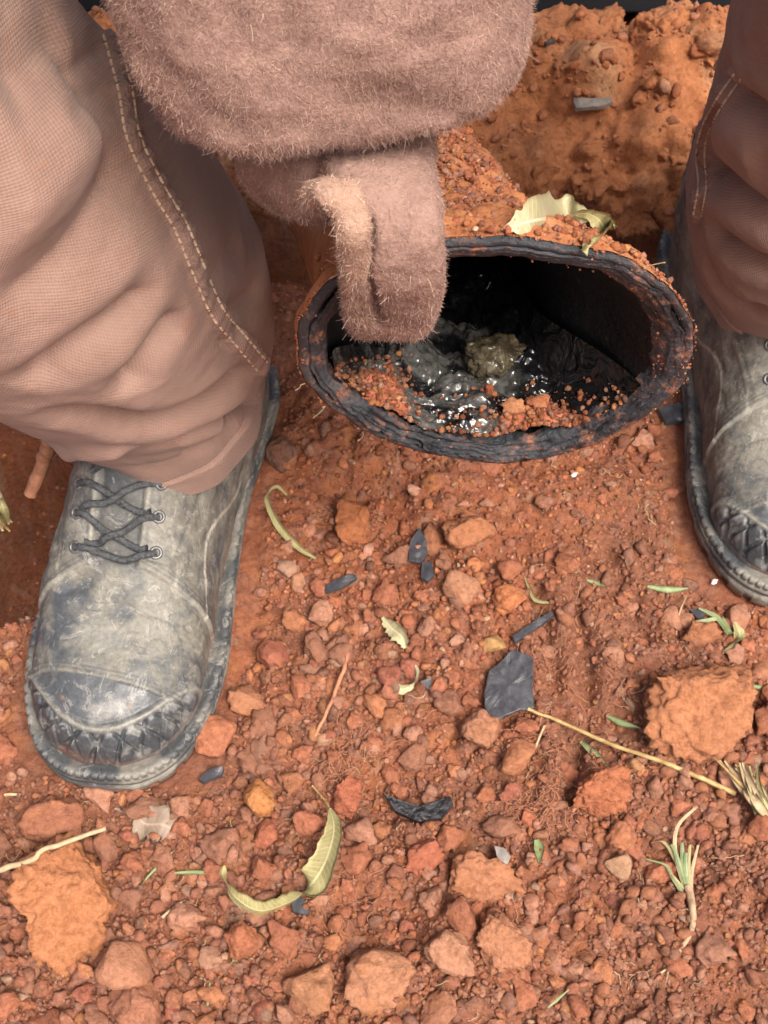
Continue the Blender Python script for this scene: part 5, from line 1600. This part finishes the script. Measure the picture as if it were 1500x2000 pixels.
shard([(1345, 1192), (1375, 1188), (1380, 1200), (1362, 1212)], .003, 'black chip under the grass shoot', lift=.004)
V, F = rock_arrays(4, 950, 0.3, 0.25, 0.8, 1.1, 0.6)
p = gat(550, 890, .006)
o = clod(p[0], p[1], 0.0125, (0.085, 0.062, 0.058), 'dark charred clod beside the left boot shaft', None, make_mesh('clod', V, F, M_clod), 0.3)

bank_tree = bvh(bv2, bF)
def on_bank(px, py, lift):
    h = cast(bank_tree, px, py)
    d_ = ray(px, py); d_ /= np.linalg.norm(d_)
    return (h if h is not None else atY(px, py, 0.8)) - d_ * lift
shard([(1122, 170), (1150, 172), (1190, 200), (1192, 218), (1165, 224), (1124, 215)], .003, 'flat grey slate chip lying on the soil bank', M_slate, lift=.006, onz=on_bank)
shard([(1056, 72), (1078, 66), (1085, 80), (1066, 86)], .003, 'small black chip near the top of the soil bank', M_shard, lift=.004, onz=on_bank)
for (px, py, lab) in ((208, 1553, 'white chip below the left boot toe'), (1120, 933, 'tiny white chip below the right side of the pipe'), (1395, 1136, 'pale chip beside the right boot toe')):
    p = gat(px, py, .003)
    o = link('chip', CL_PROTO[3].copy()); o.data.materials.clear(); o.data.materials.append(M_white)
    o.location = Vector(p.tolist()); o.scale = (.0028, .0022, .0018); thing(o, lab, 'chip')

# fine rootlets and fibres strewn over the soil
def fibres(name, n_, label, L0, L1, r_, mat, seed, region=None):
    r0 = np.random.default_rng(seed)
    npt = 8
    pos = []
    while len(pos) < n_:
        if region and r0.random() < 0.75:
            cx, cy, sx_, sy_ = region[r0.integers(len(region))]
            px, py = r0.normal(cx, sx_), r0.normal(cy, sy_)
        else: px, py = r0.uniform(0, 1500), r0.uniform(900, 2000)
        p = at(px, py)
        if boot_zone(p[0], p[1]) > 0.05: continue
        pos.append(p[:2])
    pos = np.array(pos)
    a = r0.uniform(0, 6.28, n_); L = r0.uniform(L0, L1, n_) * r0.random(n_) ** 0.7
    P = np.zeros((n_, npt, 3)); cur = pos.copy()
    for k in range(npt):
        P[:, k, :2] = cur
        cur = cur + np.stack([np.cos(a), np.sin(a)], -1) * (L / npt)[:, None]
        a = a + r0.normal(0, 0.45, n_)
    fl = P.reshape(-1, 3)
    fl[:, 2] = gz(fl[:, 0], fl[:, 1]) + 0.002 + 0.0025 * r0.random(len(fl))
    hc = bpy.data.hair_curves.new(name); hc.add_curves([npt] * n_)
    hc.attributes['position'].data.foreach_set('vector', fl.astype(np.float32).ravel())
    ra = hc.attributes.get('radius') or hc.attributes.new('radius', 'FLOAT', 'POINT')
    ra.data.foreach_set('value', np.repeat(r_ * r0.uniform(0.5, 1.3, n_), npt).astype(np.float32))
    hc.materials.append(mat)
    o = bpy.data.objects.new(name, hc); COL.objects.link(o); o['kind'] = 'stuff'
    return thing(o, label, 'rootlets')
fibres('rootlets', 420, 'hair-thin reddish rootlets strewn over the soil', .008, .035, .00016, M_twig, 5, [(680, 1480, 30, 40), (1060, 1500, 40, 60), (1050, 1600, 40, 30), (660, 1760, 30, 60), (1100, 1300, 60, 90)])
fibres('rootlets', 140, 'hair-thin pale rootlets strewn over the soil', .006, .028, .00020, M_straw, 6)
# threads of root caught on the rim
pts = []
npt = 6
for t_, in [(a_,) for a_ in (3.5, 3.75, 4.1, 5.2, 1.05)]:
    p = pipe_pt(np.array([0.001]), np.array([t_]), np.array([0.0]))[0]
    d_ = np.array([math.cos(t_), -0.2, math.sin(t_) - 0.5]); d_ /= np.linalg.norm(d_)
    for k in range(npt): pts.append(p + d_ * 0.0018 * k * random.uniform(0.6, 1.3) + 0.0009 * np.array([math.sin(k * 1.7 + t_), 0, math.cos(k * 1.3 + t_)]))
hc = bpy.data.hair_curves.new('root_threads'); hc.add_curves([npt] * (len(pts) // npt))
hc.attributes['position'].data.foreach_set('vector', np.array(pts, dtype=np.float32).ravel())
ra = hc.attributes.get('radius') or hc.attributes.new('radius', 'FLOAT', 'POINT'); ra.data.foreach_set('value', np.full(len(pts), 0.00016, dtype=np.float32))
hc.materials.append(M_straw)
o = bpy.data.objects.new('root_threads', hc); COL.objects.link(o); o['kind'] = 'stuff'; thing(o, 'pale root threads caught on the edge of the pipe rim', 'rootlets')
